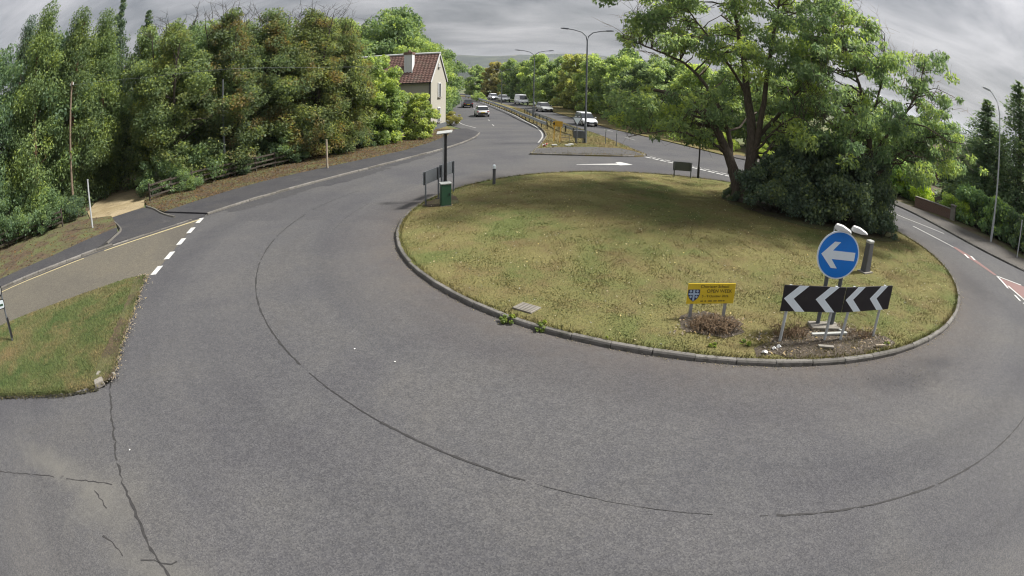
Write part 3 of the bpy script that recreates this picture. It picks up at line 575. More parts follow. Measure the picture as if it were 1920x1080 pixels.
# central reservation
sl_ = smooth_line(SPL, 0.93); sr_ = smooth_line(SPR, 0.93)
front = smooth_line([(0.05, 38.81), (2.45, 38.85), (5.08, 39.25), (7.3, 39.9), (8.5, 40.75), (8.61, 41.3)], 0.93)
reserv = struct('central_reservation', MB().prism(ccw([tuple(p) for p in front]+[tuple(p) for p in sr_[1:]]+[tuple(p) for p in sl_[::-1][:-1]]), -0.02, 0.10).mesh('central_reservation', M_TURF3))
MB().prism(ccw([(0.25, 38.95), (2.45, 39.0), (5.08, 39.4), (7.2, 40.0), (8.35, 40.9), (7.9, 42.6), (6.9, 43.9), (4.4, 43.6), (1.9, 42.6), (0.6, 41.6)]), 0.09, 0.106).build('paved_nose', M_NOSE, reserv)
kerbs(front, reserv); kerbs(sl_[sl_[:, 1] < 64][::-1], reserv); kerbs(sr_[sr_[:, 1] < 64], reserv)

# ------------------------------------------------------------------ grass blades and leaf litter (uncountable)
def blades(name, X, Y, zf, h0, h1, w, mat, label, cat, parent=None):
    n = len(X); Z = np.array([float(zf(x, y)) for x, y in zip(X, Y)]) if not isinstance(zf, float) else np.full(n, zf)
    a = RNG.uniform(0, 2*np.pi, n); h = RNG.uniform(h0, h1, n)*(0.6+0.8*RNG.random(n)); ln = RNG.normal(0, 0.55, (n, 2))*h[:, None]
    bx, by = np.cos(a)*w/2, np.sin(a)*w/2
    V = np.stack([np.stack([X-bx, Y-by, Z-0.01], 1), np.stack([X+bx, Y+by, Z-0.01], 1), np.stack([X+ln[:, 0], Y+ln[:, 1], Z+h], 1)], 1).reshape(-1, 3)
    me = np_mesh(name, V, np.arange(3*n).reshape(-1, 3), RNG.random(n), mat)
    o = link(name, me, parent); tag(o, label, cat, kind='stuff'); return o
def thin(X, Y, ref): d = np.hypot(X, Y); k = RNG.random(len(X)) < np.clip((ref/d)**1.6, 0, 1); return X[k], Y[k]
a = RNG.uniform(0, 2*np.pi, 330000); r = (IR-0.12)*np.sqrt(RNG.random(330000)); X, Y = thin(ICX+r*np.cos(a), ICY+r*np.sin(a), 13.5)
bare = inside([(5.2, 10.2), (9.0, 10.3), (8.6, 11.0), (6.2, 11.1)], X, Y) | inside([(10.2, 24), (13.1, 21), (16.5, 21), (16, 25), (11, 27)], X, Y)
X, Y = X[~bare], Y[~bare]
blades('island_grass', X, Y, island_z, 0.012, 0.036, 0.024, M_BLADE, 'dry olive-yellow grass covering the round island', 'grass')
X, Y = thin(*sample_poly(VERGE, 150000), 12.0)
blades('verge_grass', X, Y, 0.115, 0.02, 0.06, 0.022, M_BLADE2, 'short green grass on the corner verge at the left', 'grass')
RP = ccw([tuple(p) for p in front]+[tuple(p) for p in sr_[1:60]]+[tuple(p) for p in sl_[::-1][-60:-1]])
X, Y = sample_poly(RP, 26000); nose = inside([(0.25, 38.9), (8.4, 40.8), (7, 43.8), (4.4, 43.5), (0.6, 41.5)], X, Y) & (RNG.random(len(X)) > 0.12)
blades('reservation_grass', X[~nose], Y[~nose], 0.10, 0.03, 0.10, 0.035, M_BLADE3, 'straw-coloured grass on the central reservation', 'grass')
# rank grass along kerb backs
ka = RNG.uniform(0, 2*np.pi, 9000); kr_ = IR-0.13-np.abs(RNG.normal(0, 0.07, 9000)); X, Y = ICX+kr_*np.cos(ka), ICY+kr_*np.sin(ka)
blades('kerb_edge_grass', X, Y, 0.10, 0.05, 0.12, 0.022, M_BLADE, 'rank grass fringing the back of the island kerb', 'grass')
t = RNG.random(5000); ev = smooth_line(_v, 0.2); i = (t*(len(ev)-1)).astype(int); X, Y = (ev[i]+RNG.normal(0, 0.06, (5000, 2))).T
blades('verge_edge_grass', X-0.06, Y+0.04, 0.10, 0.04, 0.11, 0.022, M_BLADE2, 'ragged grass hanging over the worn verge edge', 'grass')
def flakes(name, X, Y, z, s0, s1, mat, label, cat, col):
    n = len(X); s = RNG.uniform(s0, s1, n); a = RNG.uniform(0, 2*np.pi, n); tl = RNG.normal(0, 0.35, (n, 2))
    ux = np.stack([np.cos(a), np.sin(a), tl[:, 0]], 1)*s[:, None]; uy = np.stack([-np.sin(a), np.cos(a), tl[:, 1]], 1)*s[:, None]*0.6
    C = np.stack([X, Y, np.full(n, z)+RNG.uniform(0.004, 0.03, n)], 1)
    V = np.stack([C-ux, C+uy, C+ux, C-uy], 1).reshape(-1, 4, 3).reshape(-1, 3)
    o = link(name, np_mesh(name, V, np.arange(4*n).reshape(-1, 4), RNG.random(n), mat)); o.color = (*col, 1); tag(o, label, cat, kind='stuff'); return o
XA, YA = thin(*sample_poly(VB_L, 9000), 26); XB, YB = sample_poly(VB_R, 12000)
flakes('fallen_leaves', np.r_[XA, XB], np.r_[YA, YB], 0.09, 0.03, 0.085, M_LEAF, 'brown fallen leaves along the fence verge', 'leaves', (0.088, 0.056, 0.032))
a = RNG.uniform(0, 2*np.pi, 2600); r = (IR-0.2)*np.sqrt(RNG.random(2600)); X, Y = ICX+r*np.cos(a), ICY+r*np.sin(a)
n = len(X); o = flakes('scattered_leaves', X, Y, island_z(X, Y), 0.015, 0.04, M_LEAF, 'pale dead leaves scattered over the island grass', 'leaves', (0.25, 0.215, 0.15))
a = RNG.uniform(math.radians(170), math.radians(350), 1500); r = IR+np.abs(RNG.normal(0, 0.09, 1500))+0.02
flakes('gutter_debris', ICX+r*np.cos(a), ICY+r*np.sin(a), 0.0, 0.007, 0.022, M_LEAF, 'leaf crumbs and grit in the gutter of the island kerb', 'debris', (0.13, 0.11, 0.08))
k = 1500; X = RNG.normal(8.8, 1.2, k); Y = RNG.normal(8.75, 0.45, k)+0.16*(X-8.6)*np.sign(X-8.6)
flakes('road_grit', X, Y, 0.0, 0.005, 0.016, M_LEAF, 'dark grit scattered on the road below the chevron board', 'debris', (0.045, 0.042, 0.045))
ev2 = smooth_line([(-9.08, 7.6), (-9.1, 7.95), (-9.95, 9.4), (-10.79, 10.95), (-11.87, 12.8), (-12.6, 14.1)], 0.1); i = RNG.integers(0, len(ev2), 2600); q = ev2[i]+np.stack([RNG.normal(-0.10, 0.16, 2600), RNG.normal(-0.03, 0.08, 2600)], 1)
flakes('verge_edge_rubble', q[:, 0], q[:, 1], 0.09, 0.012, 0.045, M_LEAF, 'stones and dead leaves along the worn road edge of the corner verge', 'debris', (0.20, 0.16, 0.12))
q = np.stack([RNG.uniform(-14, -9.2, 900), np.zeros(900)], 1); q[:, 1] = np.interp(q[:, 0], [-17, -13.0, -11.49, -10.1, -9.25], [3.3, 5.37, 6.09, 6.72, 7.3])-0.06+RNG.normal(0, 0.05, 900)
flakes('verge_gutter_soil', q[:, 0], q[:, 1], 0.01, 0.012, 0.05, M_LEAF, 'crumbled soil in the gutter below the corner verge', 'debris', (0.05, 0.045, 0.03))
# ------------------------------------------------------------------ vegetation
def leaf_quads(C, size, aspect, upbias, rng, droop=0.0, outd=None):
    n = len(C); d = rng.normal(0, 1, (n, 3)); d[:, 2] -= droop
    if outd is not None: d += outd
    d /= np.linalg.norm(d, axis=1)[:, None]
    m = rng.normal(0, 1, (n, 3)); m[:, 2] += upbias; b = np.cross(m, d); b /= np.linalg.norm(b, axis=1)[:, None]+1e-9; nn = np.cross(d, b)
    s = (size*(0.6+0.8*rng.random(n)))[:, None] if np.isscalar(size) else (size*(0.6+0.8*rng.random(n)))[:, None]
    V = np.stack([C-d*s*0.5, C+b*s*aspect*0.5+nn*s*0.12-d*s*0.06, C+d*s*0.5, C-b*s*aspect*0.5+nn*s*0.12-d*s*0.06], 1)
    return V.reshape(-1, 3)
def crown_mesh(name, cl, rad, per, size, mat, seed, aspect=0.6, upbias=0.8, droop=0.2, flat=0.75, tintamp=0.5):
    """cl (n,3) clump centres, rad (n,) clump radii; per = leaves per unit clump"""
    rng = np.random.default_rng(seed); n = len(cl); k = np.maximum(12, (per*(rad/np.mean(rad))**2).astype(int)); I = np.repeat(np.arange(n), k)
    u = rng.normal(0, 1, (len(I), 3)); u /= np.linalg.norm(u, axis=1)[:, None]; r = rng.random(len(I))**0.42
    C = cl[I]+u*(r*rad[I])[:, None]*np.array([1, 1, flat])
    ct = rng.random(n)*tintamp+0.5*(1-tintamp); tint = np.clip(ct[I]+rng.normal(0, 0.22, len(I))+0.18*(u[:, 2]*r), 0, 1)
    V = leaf_quads(C, size, aspect, upbias, rng, droop, u*0.5)
    return np_mesh(name, V, np.arange(len(V)).reshape(-1, 4), tint, mat)
def envelope(n, H, cb, R, rng, prof, lop=0.25, shell=0.45):
    """n clump centres inside a crown: height H, crown base cb, radius R*prof(t)"""
    P = []; ph = rng.uniform(0, 6.28, 4)
    while len(P) < n:
        t = rng.random(); a = rng.uniform(0, 6.283); z = cb+t*(H-cb)
        rr = R*prof(t)*(1+lop*(0.6*math.sin(a+ph[0])+0.5*math.sin(2*a+ph[1]+3*t)+0.35*math.sin(3*a+ph[2]+6*t)))
        q = rng.random()**shell
        if rng.random() < 0.25+0.75*prof(t): P.append((rr*q*math.cos(a), rr*q*math.sin(a), z))
    return np.array(P)
def limb(mb, a, b, r0, r1, n=5, seg=4, sag=0.15, rng=None):
    a, b = np.array(a, float), np.array(b, float); L = np.linalg.norm(b-a); pts = []; w = rng.normal(0, 0.06*L, (seg+1, 3)) if rng is not None else np.zeros((seg+1, 3)); w[0] = 0; w[-1] = 0
    for i in range(seg+1):
        t = i/seg; p = a+(b-a)*t; p = p+np.array([0, 0, 1])*math.sin(math.pi*t)*sag*L*0.5+w[i]; pts.append(p)
    mb.tube(pts, [r0+(r1-r0)*i/seg for i in range(seg+1)], n, cap=False)
def broad_tree(seed, H, cb, R, ncl, per, size, leafm, barkm, prof, lop=0.25, crad=0.21, twigs=0, stems=1, limbs=0.4, shell=0.45, **kw):
    rng = np.random.default_rng(seed); cl = envelope(ncl, H*0.97, cb, R, rng, prof, lop, shell); rad = R*crad*(0.65+0.7*rng.random(ncl))
    mb = MB(); axes = []
    for s in range(stems):
        off = np.array([math.cos(s*2.4+seed), math.sin(s*2.4+seed)])*(0.0 if stems == 1 else R*0.16); pts = []
        for i in range(8):
            t = i/7; pts.append((off[0]*(0.25+2.2*t)+0.12*R*math.sin(2.3*t+seed+s)*t, off[1]*(0.25+2.2*t)+0.12*R*math.cos(1.9*t+seed*2+s)*t, -0.1+t*H*(0.93-0.1*s)))
        r0 = (0.017*H+0.02)/(1+0.35*(stems-1)); mb.tube(pts, [r0*(1.35 if i == 0 else 1)*(1-0.93*i/7)+0.012 for i in range(8)], 8, cap=False); axes.append(np.array(pts))
    for i in range(ncl):
        if rng.random() > limbs: continue
        ax_ = axes[rng.integers(len(axes))]; z = cl[i, 2]-0.25*R-rng.random()*0.35*R; z = min(max(z, cb*0.5+0.3), H*0.85)
        p = [np.interp(z, ax_[:, 2], ax_[:, j]) for j in range(3)]; L = np.linalg.norm(cl[i]-p); limb(mb, p, cl[i], 0.008+0.013*L, 0.008, 4, 4, 0.12, rng)
    for i in range(twigs):
        a = rng.uniform(0, 6.28); q = R*0.55*rng.random()**0.6; z0 = H*(0.82+0.12*rng.random()); p = np.array([q*math.cos(a), q*math.sin(a), z0]); d = np.array([0.5*math.cos(a)+rng.normal(0, .25), 0.5*math.sin(a)+rng.normal(0, .25), 1.0])
        e = p+d/np.linalg.norm(d)*rng.uniform(0.7, 2.0); limb(mb, p, e, 0.022, 0.006, 3, 3, 0.05, rng)
        for _ in range(4):
            s_ = p+(e-p)*rng.uniform(0.3, 0.95); limb(mb, s_, s_+np.array([rng.normal(0, .4), rng.normal(0, .4), 0.25+0.3*rng.random()]), 0.010, 0.004, 3, 2, 0, rng)
    return mb.mesh('trunk', barkm), crown_mesh('crown', cl, rad, per, size, leafm, seed+1, **kw)
def conifer(seed, H, cb, R, levels, per, size, leafm, barkm, narrow=1.0, ragged=0.35):
    rng = np.random.default_rng(seed); mb = MB(); mb.tube([(0, 0, -0.1), (0.03, 0.02, H*0.5), (0, 0, H*0.99)], [0.018*H, 0.010*H, 0.012], 7, cap=False); C = []; O = []; T = []
    for l in range(levels):
        t = (l+rng.random()*0.8)/levels; z = cb+t*(H-cb); rr = R*(1-t)**narrow*(0.85+ragged*rng.random())+0.12; nb = int(4+5*(1-t))
        for b in range(nb):
            a = rng.uniform(0, 6.283); L = rr*(0.6+0.55*rng.random()); e = np.array([math.cos(a)*L, math.sin(a)*L, z+0.18*L*(1-1.9*(1-t))]); s = np.array([0, 0, z+0.12*L])
            if rng.random() < 0.3: limb(mb, s, e, 0.02+0.008*L, 0.006, 3, 2, 0.0, rng)
            k = int(per*(0.35+L/R)); u = rng.random(k)**0.7; w = (0.10+0.26*u*(1-u)*4*min(1, L/1.4))*min(1.0, 0.35+L/1.6)
            p = s+(e-s)*u[:, None]+rng.normal(0, 1, (k, 3))*w[:, None]*np.array([1, 1, 0.75]); C.append(p); O.append(np.tile((e-s)/np.linalg.norm(e-s), (k, 1))); T.append(np.clip(rng.random()*0.5+0.2+0.45*(u-0.5)+rng.normal(0, .13, k), 0, 1))
    C = np.vstack(C); O = np.vstack(O); V = leaf_quads(C, size, 0.42, 0.7, rng, 0.25, O*1.1)
    return mb.mesh('trunk', barkm), np_mesh('crown', V, np.arange(len(V)).reshape(-1, 4), np.concatenate(T), leafm)
def shrub(seed, R, H, ncl, per, size, leafm, barkm=None, boxy=False, flatn=0.8):
    rng = np.random.default_rng(seed)
    if boxy: cl = np.stack([rng.uniform(-R, R, ncl), rng.uniform(-0.45, 0.45, ncl)*1.2, rng.uniform(0.1, 1, ncl)*H*0.9], 1); rad = (0.22+0.16*rng.random(ncl))*min(1.2, H)
    else: cl = envelope(ncl, H*0.95, 0.12*H, R, rng, lambda t: math.sqrt(max(0.04, 1-(1.15*t-0.3)**2*1.1)), 0.2, 0.4); rad = R*0.24*(0.7+0.6*rng.random(ncl))
    mb = MB()
    for i in range(0, ncl, 3): limb(mb, (cl[i, 0]*0.35, cl[i, 1]*0.3, -0.05), cl[i], 0.025, 0.006, 4, 3, 0.1, rng)
    return mb.mesh('stem', barkm or M_BARKD), crown_mesh('foliage', cl, rad, per, size, leafm, seed+5)
oval = lambda t: math.sqrt(max(0.02, 1-((t-0.42)/0.62)**2))
tall = lambda t: max(0.10, (0.72+0.5*t) if t < 0.35 else (0.9-1.05*((t-0.35)/0.65)**1.7*0.85))
dome = lambda t: math.sqrt(max(0.03, 1-((t-0.35)/0.68)**2))
cone = lambda t: max(0.07, 0.55+1.1*t if t < 0.3 else 0.88*((1-t)/0.7)**0.8)
PROTO = {
 'birchA': broad_tree(3, 12.0, 0.7, 3.7, 180, 215, 0.17, M_LEAFY, M_BARKD, tall, 0.28, twigs=16, stems=2),
 'birchB': broad_tree(8, 12.0, 0.6, 3.5, 180, 215, 0.165, M_LEAFA, M_BARKD, tall, 0.3, twigs=26, stems=2),
 'birchC': broad_tree(14, 11.5, 0.5, 3.5, 180, 215, 0.165, M_LEAFA, M_BARKD, tall, 0.3, twigs=20),
 'broadA': broad_tree(21, 12.5, 0.4, 3.8, 165, 170, 0.215, M_LEAF, M_BARKD, tall, 0.3),
 'broadB': broad_tree(25, 11.0, 0.6, 4.2, 165, 170, 0.22, M_LEAF, M_BARKD, dome, 0.28),
 'bigA': broad_tree(31, 15.5, 0.8, 6.8, 230, 170, 0.42, M_LEAF, M_BARKD, dome, 0.25, crad=0.19),
 'cypA': broad_tree(35, 14.5, 0.3, 3.1, 170, 190, 0.19, M_NEEDLE, M_BARKR, cone, 0.3, crad=0.23, aspect=0.38, droop=1.2, flat=1.15, tintamp=0.7),
 'conA': conifer(41, 14.5, 0.4, 3.0, 60, 60, 0.24, M_NEEDLE, M_BARKR, 0.7),
 'conB': conifer(47, 13.5, 0.8, 2.8, 56, 60, 0.24, M_NEEDLE, M_BARKR, 0.85, 0.5),
 'hedgeTree': broad_tree(52, 9.0, 0.3, 3.7, 130, 120, 0.36, M_LEAF, M_BARKD, dome, 0.28),
 'hedgeTreeB': broad_tree(57, 9.0, 0.2, 3.4, 130, 120, 0.36, M_LEAF, M_BARKD, oval, 0.3),
}
def tree(name, kind, loc, rz, scale, col, label, group=None, cat='tree'):
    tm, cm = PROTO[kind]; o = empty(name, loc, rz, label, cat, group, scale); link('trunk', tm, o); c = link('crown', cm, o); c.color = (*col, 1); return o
G1, G2, G3, G4 = (0.088, 0.125, 0.060), (0.115, 0.155, 0.066), (0.175, 0.218, 0.075), (0.070, 0.100, 0.056)
CY, CZ = (0.112, 0.148, 0.050), (0.092, 0.122, 0.044)
WOOD = 'trees of the wood behind the timber fence'
# left to right along the wood's front
tree('broadleaf_tree', 'broadB', (-34.6, 18.2, 0), 2.0, (1.05, 1.05, 1.22), G1, 'leafy green tree at the left edge of the wood, left of the tallest conifer', WOOD)
tree('conifer_tree', 'cypA', (-31.9, 22.6, 0), 0.0, (1.3, 1.3, 1.06), CY, 'tallest feathery dark conifer near the left edge of the wood', WOOD)
tree('conifer_tree', 'cypA', (-30.8, 26.4, 0), 2.2, (1.25, 1.25, 1.0), CZ, 'dark conifer with a reddish trunk behind the timber telegraph pole', WOOD)
tree('conifer_tree', 'cypA', (-31.0, 30.2, 0), 4.2, (1.2, 1.2, 0.98), CY, 'feathery conifer right of the telegraph pole, behind the dirt track', WOOD)
tree('conifer_tree', 'conB', (-32.9, 34.2, 0), 3.0, (0.85, 0.85, 1.22), G4, 'thin spire-topped conifer rising above the wood left of the birches', WOOD)
tree('conifer_tree', 'conB', (-30.6, 36.0, 0), 4.0, (1.0, 1.0, 1.06), G4, 'dark blunt-topped conifer just right of the thin spire conifer', WOOD)
tree('broadleaf_tree', 'broadA', (-27.8, 33.0, 0), 1.1, (0.95, 0.95, 0.96), (0.115, 0.145, 0.060), 'olive green tree closing the far end of the dirt track', WOOD)
tree('birch_tree', 'birchA', (-23.2, 30.9, 0), 0.3, (1.15, 1.15, 0.97), (0.120, 0.152, 0.062), 'yellow-green birch beside the right side of the track opening', WOOD)
tree('birch_tree', 'birchB', (-20.6, 34.6, 0), 1.9, (1.15, 1.15, 1.0), (0.100, 0.126, 0.056), 'brownish green birch with bare twigs on top, left of the orange trees', WOOD)
tree('birch_tree', 'birchC', (-18.4, 37.8, 0), 0.9, (1.12, 1.12, 1.0), (0.105, 0.135, 0.058), 'rust-tinged birch with a bare twiggy top in the middle of the wood', WOOD)
tree('birch_tree', 'birchB', (-15.9, 39.9, 0), 4.1, (1.08, 1.08, 0.97), (0.120, 0.142, 0.056), 'orange-brown birch showing dark forked stems behind the pale verge post', WOOD)
tree('birch_tree', 'birchC', (-14.3, 42.8, 0), 2.6, (0.86, 0.86, 0.92), (0.130, 0.158, 0.058), 'orange-edged birch at the right end of the wood, left of the house', WOOD)
# second row
for i, (x, y, k, s, c, lb) in enumerate([(-40.5, 18.5, 'broadA', 1.2, G1, 'dark green tree in the second row behind the left edge trees'), (-37.5, 24, 'cypA', 1.12, G4, 'conifer in the second row behind the tallest conifer'), (-37.5, 30.5, 'broadB', 1.2, G1, 'broad dark tree in the second row behind the telegraph pole'),
        (-26.0, 38, 'broadA', 0.95, G1, 'dark green tree behind the yellow-green birch'), (-23, 41.5, 'birchA', 0.95, G2, 'green birch in the second row behind the brownish birch'), (-17, 47, 'broadB', 0.90, G2, 'green tree in the second row behind the orange birches'), (-25.3, 34.4, 'broadB', 1.0, G2, 'round-topped green tree filling the gap left of the yellow-green birch'), (-22.6, 36.6, 'broadB', 1.02, G2, 'round-topped tree between the yellow-green and brownish birches'), (-20.0, 39.9, 'broadB', 1.0, (0.125, 0.15, 0.06), 'round-topped tree between the brownish and rust-tinged birches'), (-17.4, 42.6, 'broadB', 0.98, (0.135, 0.15, 0.06), 'round-topped tree between the rust-tinged and orange-brown birches'), (-34.6, 25.6, 'broadB', 1.2, G1, 'round-topped tree between the tallest conifer and its right neighbour'), (-34.4, 30.4, 'broadB', 1.15, G1, 'round-topped tree behind the conifers right of the telegraph pole')]):
    tree('broadleaf_tree' if k != 'cypA' else 'conifer_tree', k, (x, y, 0), i*1.3, s, c, lb, WOOD)
# around the house and along the far road
tree('small_tree', 'hedgeTreeB', (-12.9, 46.7, 0), 0.6, (0.78, 0.78, 0.84), (0.175, 0.215, 0.068), 'yellow-green small tree in front of the cream house')
tree('small_tree', 'hedgeTreeB', (-9.9, 49.3, 0), 2.6, (0.50, 0.50, 0.46), (0.195, 0.225, 0.07), 'low yellow-green tree beside the house gable corner')
BIG = 'tall trees behind the house'
tree('tall_tree', 'bigA', (-25.5, 72, 0), 0.2, (0.95, 0.95, 0.90), G3, 'rounded green tree left of the house roof, behind the wood', BIG)
tree('tall_tree', 'bigA', (-18.5, 77, 0), 1.7, (0.95, 0.95, 1.0), G2, 'tallest rounded tree directly behind the house roof', BIG)
tree('tall_tree', 'bigA', (-14.8, 73, 0), 3.1, (0.66, 0.66, 0.70), G3, 'green tree rising just right of the house gable', BIG)
tree('tall_tree', 'bigA', (-16.0, 92, 0), 4.4, (0.70, 0.70, 0.72), G2, 'tree overhanging the left carriageway beyond the house', BIG)
FARR = 'trees beyond the right carriageway'
FA, FB, FC = (0.130, 0.168, 0.078), (0.165, 0.208, 0.086), (0.205, 0.250, 0.092)
far = [(-15.5, 168, 1.0, 'hedgeTree', FB, 'last green tree where the dual carriageway drops from sight'), (-9.0, 150, 1.05, 'hedgeTreeB', (0.19, 0.17, 0.075), 'brownish tree beyond the farthest oncoming car'), (-3.8, 138, 1.1, 'hedgeTree', FB, 'dark tree with a raised top beyond the third lamp'), (-1.5, 128, 1.0, 'hedgeTree', FA, 'dark reddish green tree farthest down the right carriageway'), (2.0, 118, 1.15, 'hedgeTreeB', FC, 'tall yellow-green tree left of the second lamp, far right carriageway'), (5.0, 106, 1.05, 'hedgeTree', FB, 'round green tree just left of the second lamp post'), (8.2, 97, 1.08, 'hedgeTreeB', (0.215, 0.225, 0.085), 'yellowing tree right behind the second lamp post'),
       (10.6, 89, 1.05, 'hedgeTree', FC, 'bright green tree between the two lamp posts'), (12.0, 82, 1.0, 'hedgeTree', FB, 'mid green tree between the lamp posts, nearer than the bright one'), (13.0, 76, 0.98, 'hedgeTreeB', FC, 'light green tree just left of the near lamp post'), (14.6, 70, 1.0, 'hedgeTree', FA, 'dark green tree behind the near twin-arm lamp post'),
       (16.2, 65, 1.0, 'hedgeTree', FB, 'green tree right of the near lamp, partly behind the island tree'), (18.2, 60, 0.9, 'hedgeTreeB', FC, 'light tree seen through the island tree on its left side'), (20.5, 55.5, 0.9, 'hedgeTree', FB, 'green tree seen behind the trunk of the island tree'), (24, 51, 0.95, 'hedgeTree', FB, 'green tree seen through the island foliage right of the stems'),
       (15.5, 95, 1.25, 'hedgeTree', G2, 'dark crown standing above the row behind the near lamp post')]
for i, (x, y, s, k, c, lb) in enumerate(far): tree('roadside_tree', k, (x, y, 0), i*1.1, s, c, lb, FARR)
RIGHT = 'garden trees beyond the right footpath'
for i, (x, y, s, k, c, lb) in enumerate([(29.5, 44, 0.85, 'hedgeTree', G2, 'green garden tree left of the golden bush, behind the ivy'), (31.5, 38, 0.70, 'hedgeTreeB', G1, 'garden tree standing behind the golden bush'), (36.5, 34, 0.62, 'hedgeTree', G4, 'olive green garden tree in the gap left of the right-hand conifers')]):
    tree('garden_tree', k, (x, y, 0), i*2.1, s, c, lb, RIGHT)
tree('conifer_tree', 'conB', (32.8, 27.9, 0), 0.5, (1.5, 1.5, 0.69), (0.11, 0.155, 0.075), 'dark pointed conifer just left of the right lamp column', RIGHT)
tree('conifer_tree', 'conA', (34.0, 24.4, 0), 1.5, (1.5, 1.5, 0.79), (0.12, 0.165, 0.075), 'taller conifer at the right edge, right of the lamp column', RIGHT)
tree('conifer_tree', 'conA', (36.2, 20.6, 0), 3.5, (1.5, 1.5, 0.79), (0.11, 0.15, 0.07), 'conifer cut by the right edge of the frame', RIGHT)
tree('conifer_tree', 'conB', (36.6, 31.4, 0), 2.5, (1.8, 1.8, 0.57), (0.11, 0.155, 0.07), 'shorter conifer behind the pointed one at the right', RIGHT)
SH = [shrub(61, 1.7, 2.4, 46, 150, 0.13, M_LEAF), shrub(66, 1.9, 2.0, 46, 150, 0.14, M_LEAF), shrub(71, 1.4, 1.6, 40, 130, 0.11, M_LEAF)]
def put_shrub(name, k, loc, rz, sc, col, label, group=None, src=None, cat='shrub'):
    s, f = (src or SH)[k]; o = empty(name, loc, rz, label, cat, group, sc); link('stem', s, o); c = link('foliage', f, o); c.color = (*col, 1); return o
US = 'undergrowth shrubs along the timber fence'
us = [(-31.6, 18.6, 1.2, 'below the tallest conifer'), (-29.4, 21.2, 1.3, 'left of the telegraph pole foot'), (-27.6, 22.9, 0.95, 'beside the left side of the track'), (-22.7, 28.2, 1.0, 'beside the right side of the track'), (-21.6, 31.2, 1.2, 'under the yellow-green birch'), (-19.6, 34.4, 1.1, 'under the brownish birch'), (-17.9, 37.2, 1.1, 'under the rust-tinged birch'), (-15.9, 40.7, 1.05, 'under the orange-brown birch'), (-13.6, 44.2, 1.0, 'under the right end birch'), (-12.3, 46.9, 0.8, 'at the right end of the fence')]
us += [(-20.9, 29.0, 0.62, 'leaning over the fence right of the track'), (-18.6, 33.2, 0.6, 'leaning over the fence by the grey lamp column'), (-16.4, 37.5, 0.6, 'leaning over the fence left of the pale timber post'), (-14.5, 41.4, 0.6, 'leaning over the right end of the fence'), (-32.3, 16.4, 0.8, 'leaning over the fence at the far left'), (-28.3, 20.6, 0.7, 'leaning over the left fence near the track')]
for i, (x, y, s, w) in enumerate(us): put_shrub('understorey_shrub', i % 3, (x, y, 0.03), i*0.9, s, (G1, G2, G4)[i % 3], 'dark green undergrowth shrub '+w, US)
for i, (x, y, s, c, lb) in enumerate([(-8.6, 62.5, 0.62, (0.17, 0.155, 0.05), 'straw-yellow bush at the foot of the house gable'), (-11.8, 69, 1.4, G2, 'green bush by the layby beyond the house'), (-11.6, 127, 1.0, G3, 'light shrub in the reservation at the far end of the barrier'), (-10.2, 120.5, 0.8, G3, 'rounded shrub in the reservation left of the oncoming cars')]):
    put_shrub('roadside_shrub', i % 3, (x, y, 0.05), i, s, c, lb)
for i, (x, y, s, lb) in enumerate([(15.2, 53, 0.8, 'left of the island beacon post'), (17.4, 48.8, 0.75, 'behind the island beacon post'), (19.6, 45.2, 0.75, 'behind the island tree stems')]):
    put_shrub('verge_shrub', i % 3, (x, y, 0.05), i*2, s, (0.21, 0.25, 0.058), 'yellow-green shrub on the far right verge, '+lb)
LAUREL = [shrub(81, 1.8, 1.9, 70, 120, 0.16, M_GLOSSY, boxy=True), shrub(86, 1.3, 1.5, 50, 120, 0.13, M_GLOSSY, boxy=True)]
for i, (x, y, rz, s, c, k, lb, cat) in enumerate([(29.2, 24.6, 1.9, 1.4, (0.10, 0.145, 0.055), 0, 'bright green laurel hedge left of the right lamp column', 'hedge'), (30.0, 21.4, 1.75, 1.3, (0.075, 0.105, 0.048), 0, 'dark hedge behind the right lamp column', 'hedge'), (28.5, 27.3, 1.9, 1.0, (0.20, 0.24, 0.055), 1, 'clipped yellow-green hedge beside the brick gate opening', 'hedge'),
        (27.0, 31.2, 1.8, 1.25, (0.19, 0.23, 0.032), 1, 'golden-yellow bush above the low brick wall', 'bush'), (26.0, 34.2, 1.95, 1.45, (0.11, 0.16, 0.05), 0, 'dark green hedge left of the golden bush', 'hedge')]):
    put_shrub('garden_hedge', k, (x, y, 0.05), rz, s, c, lb, None, LAUREL, cat)

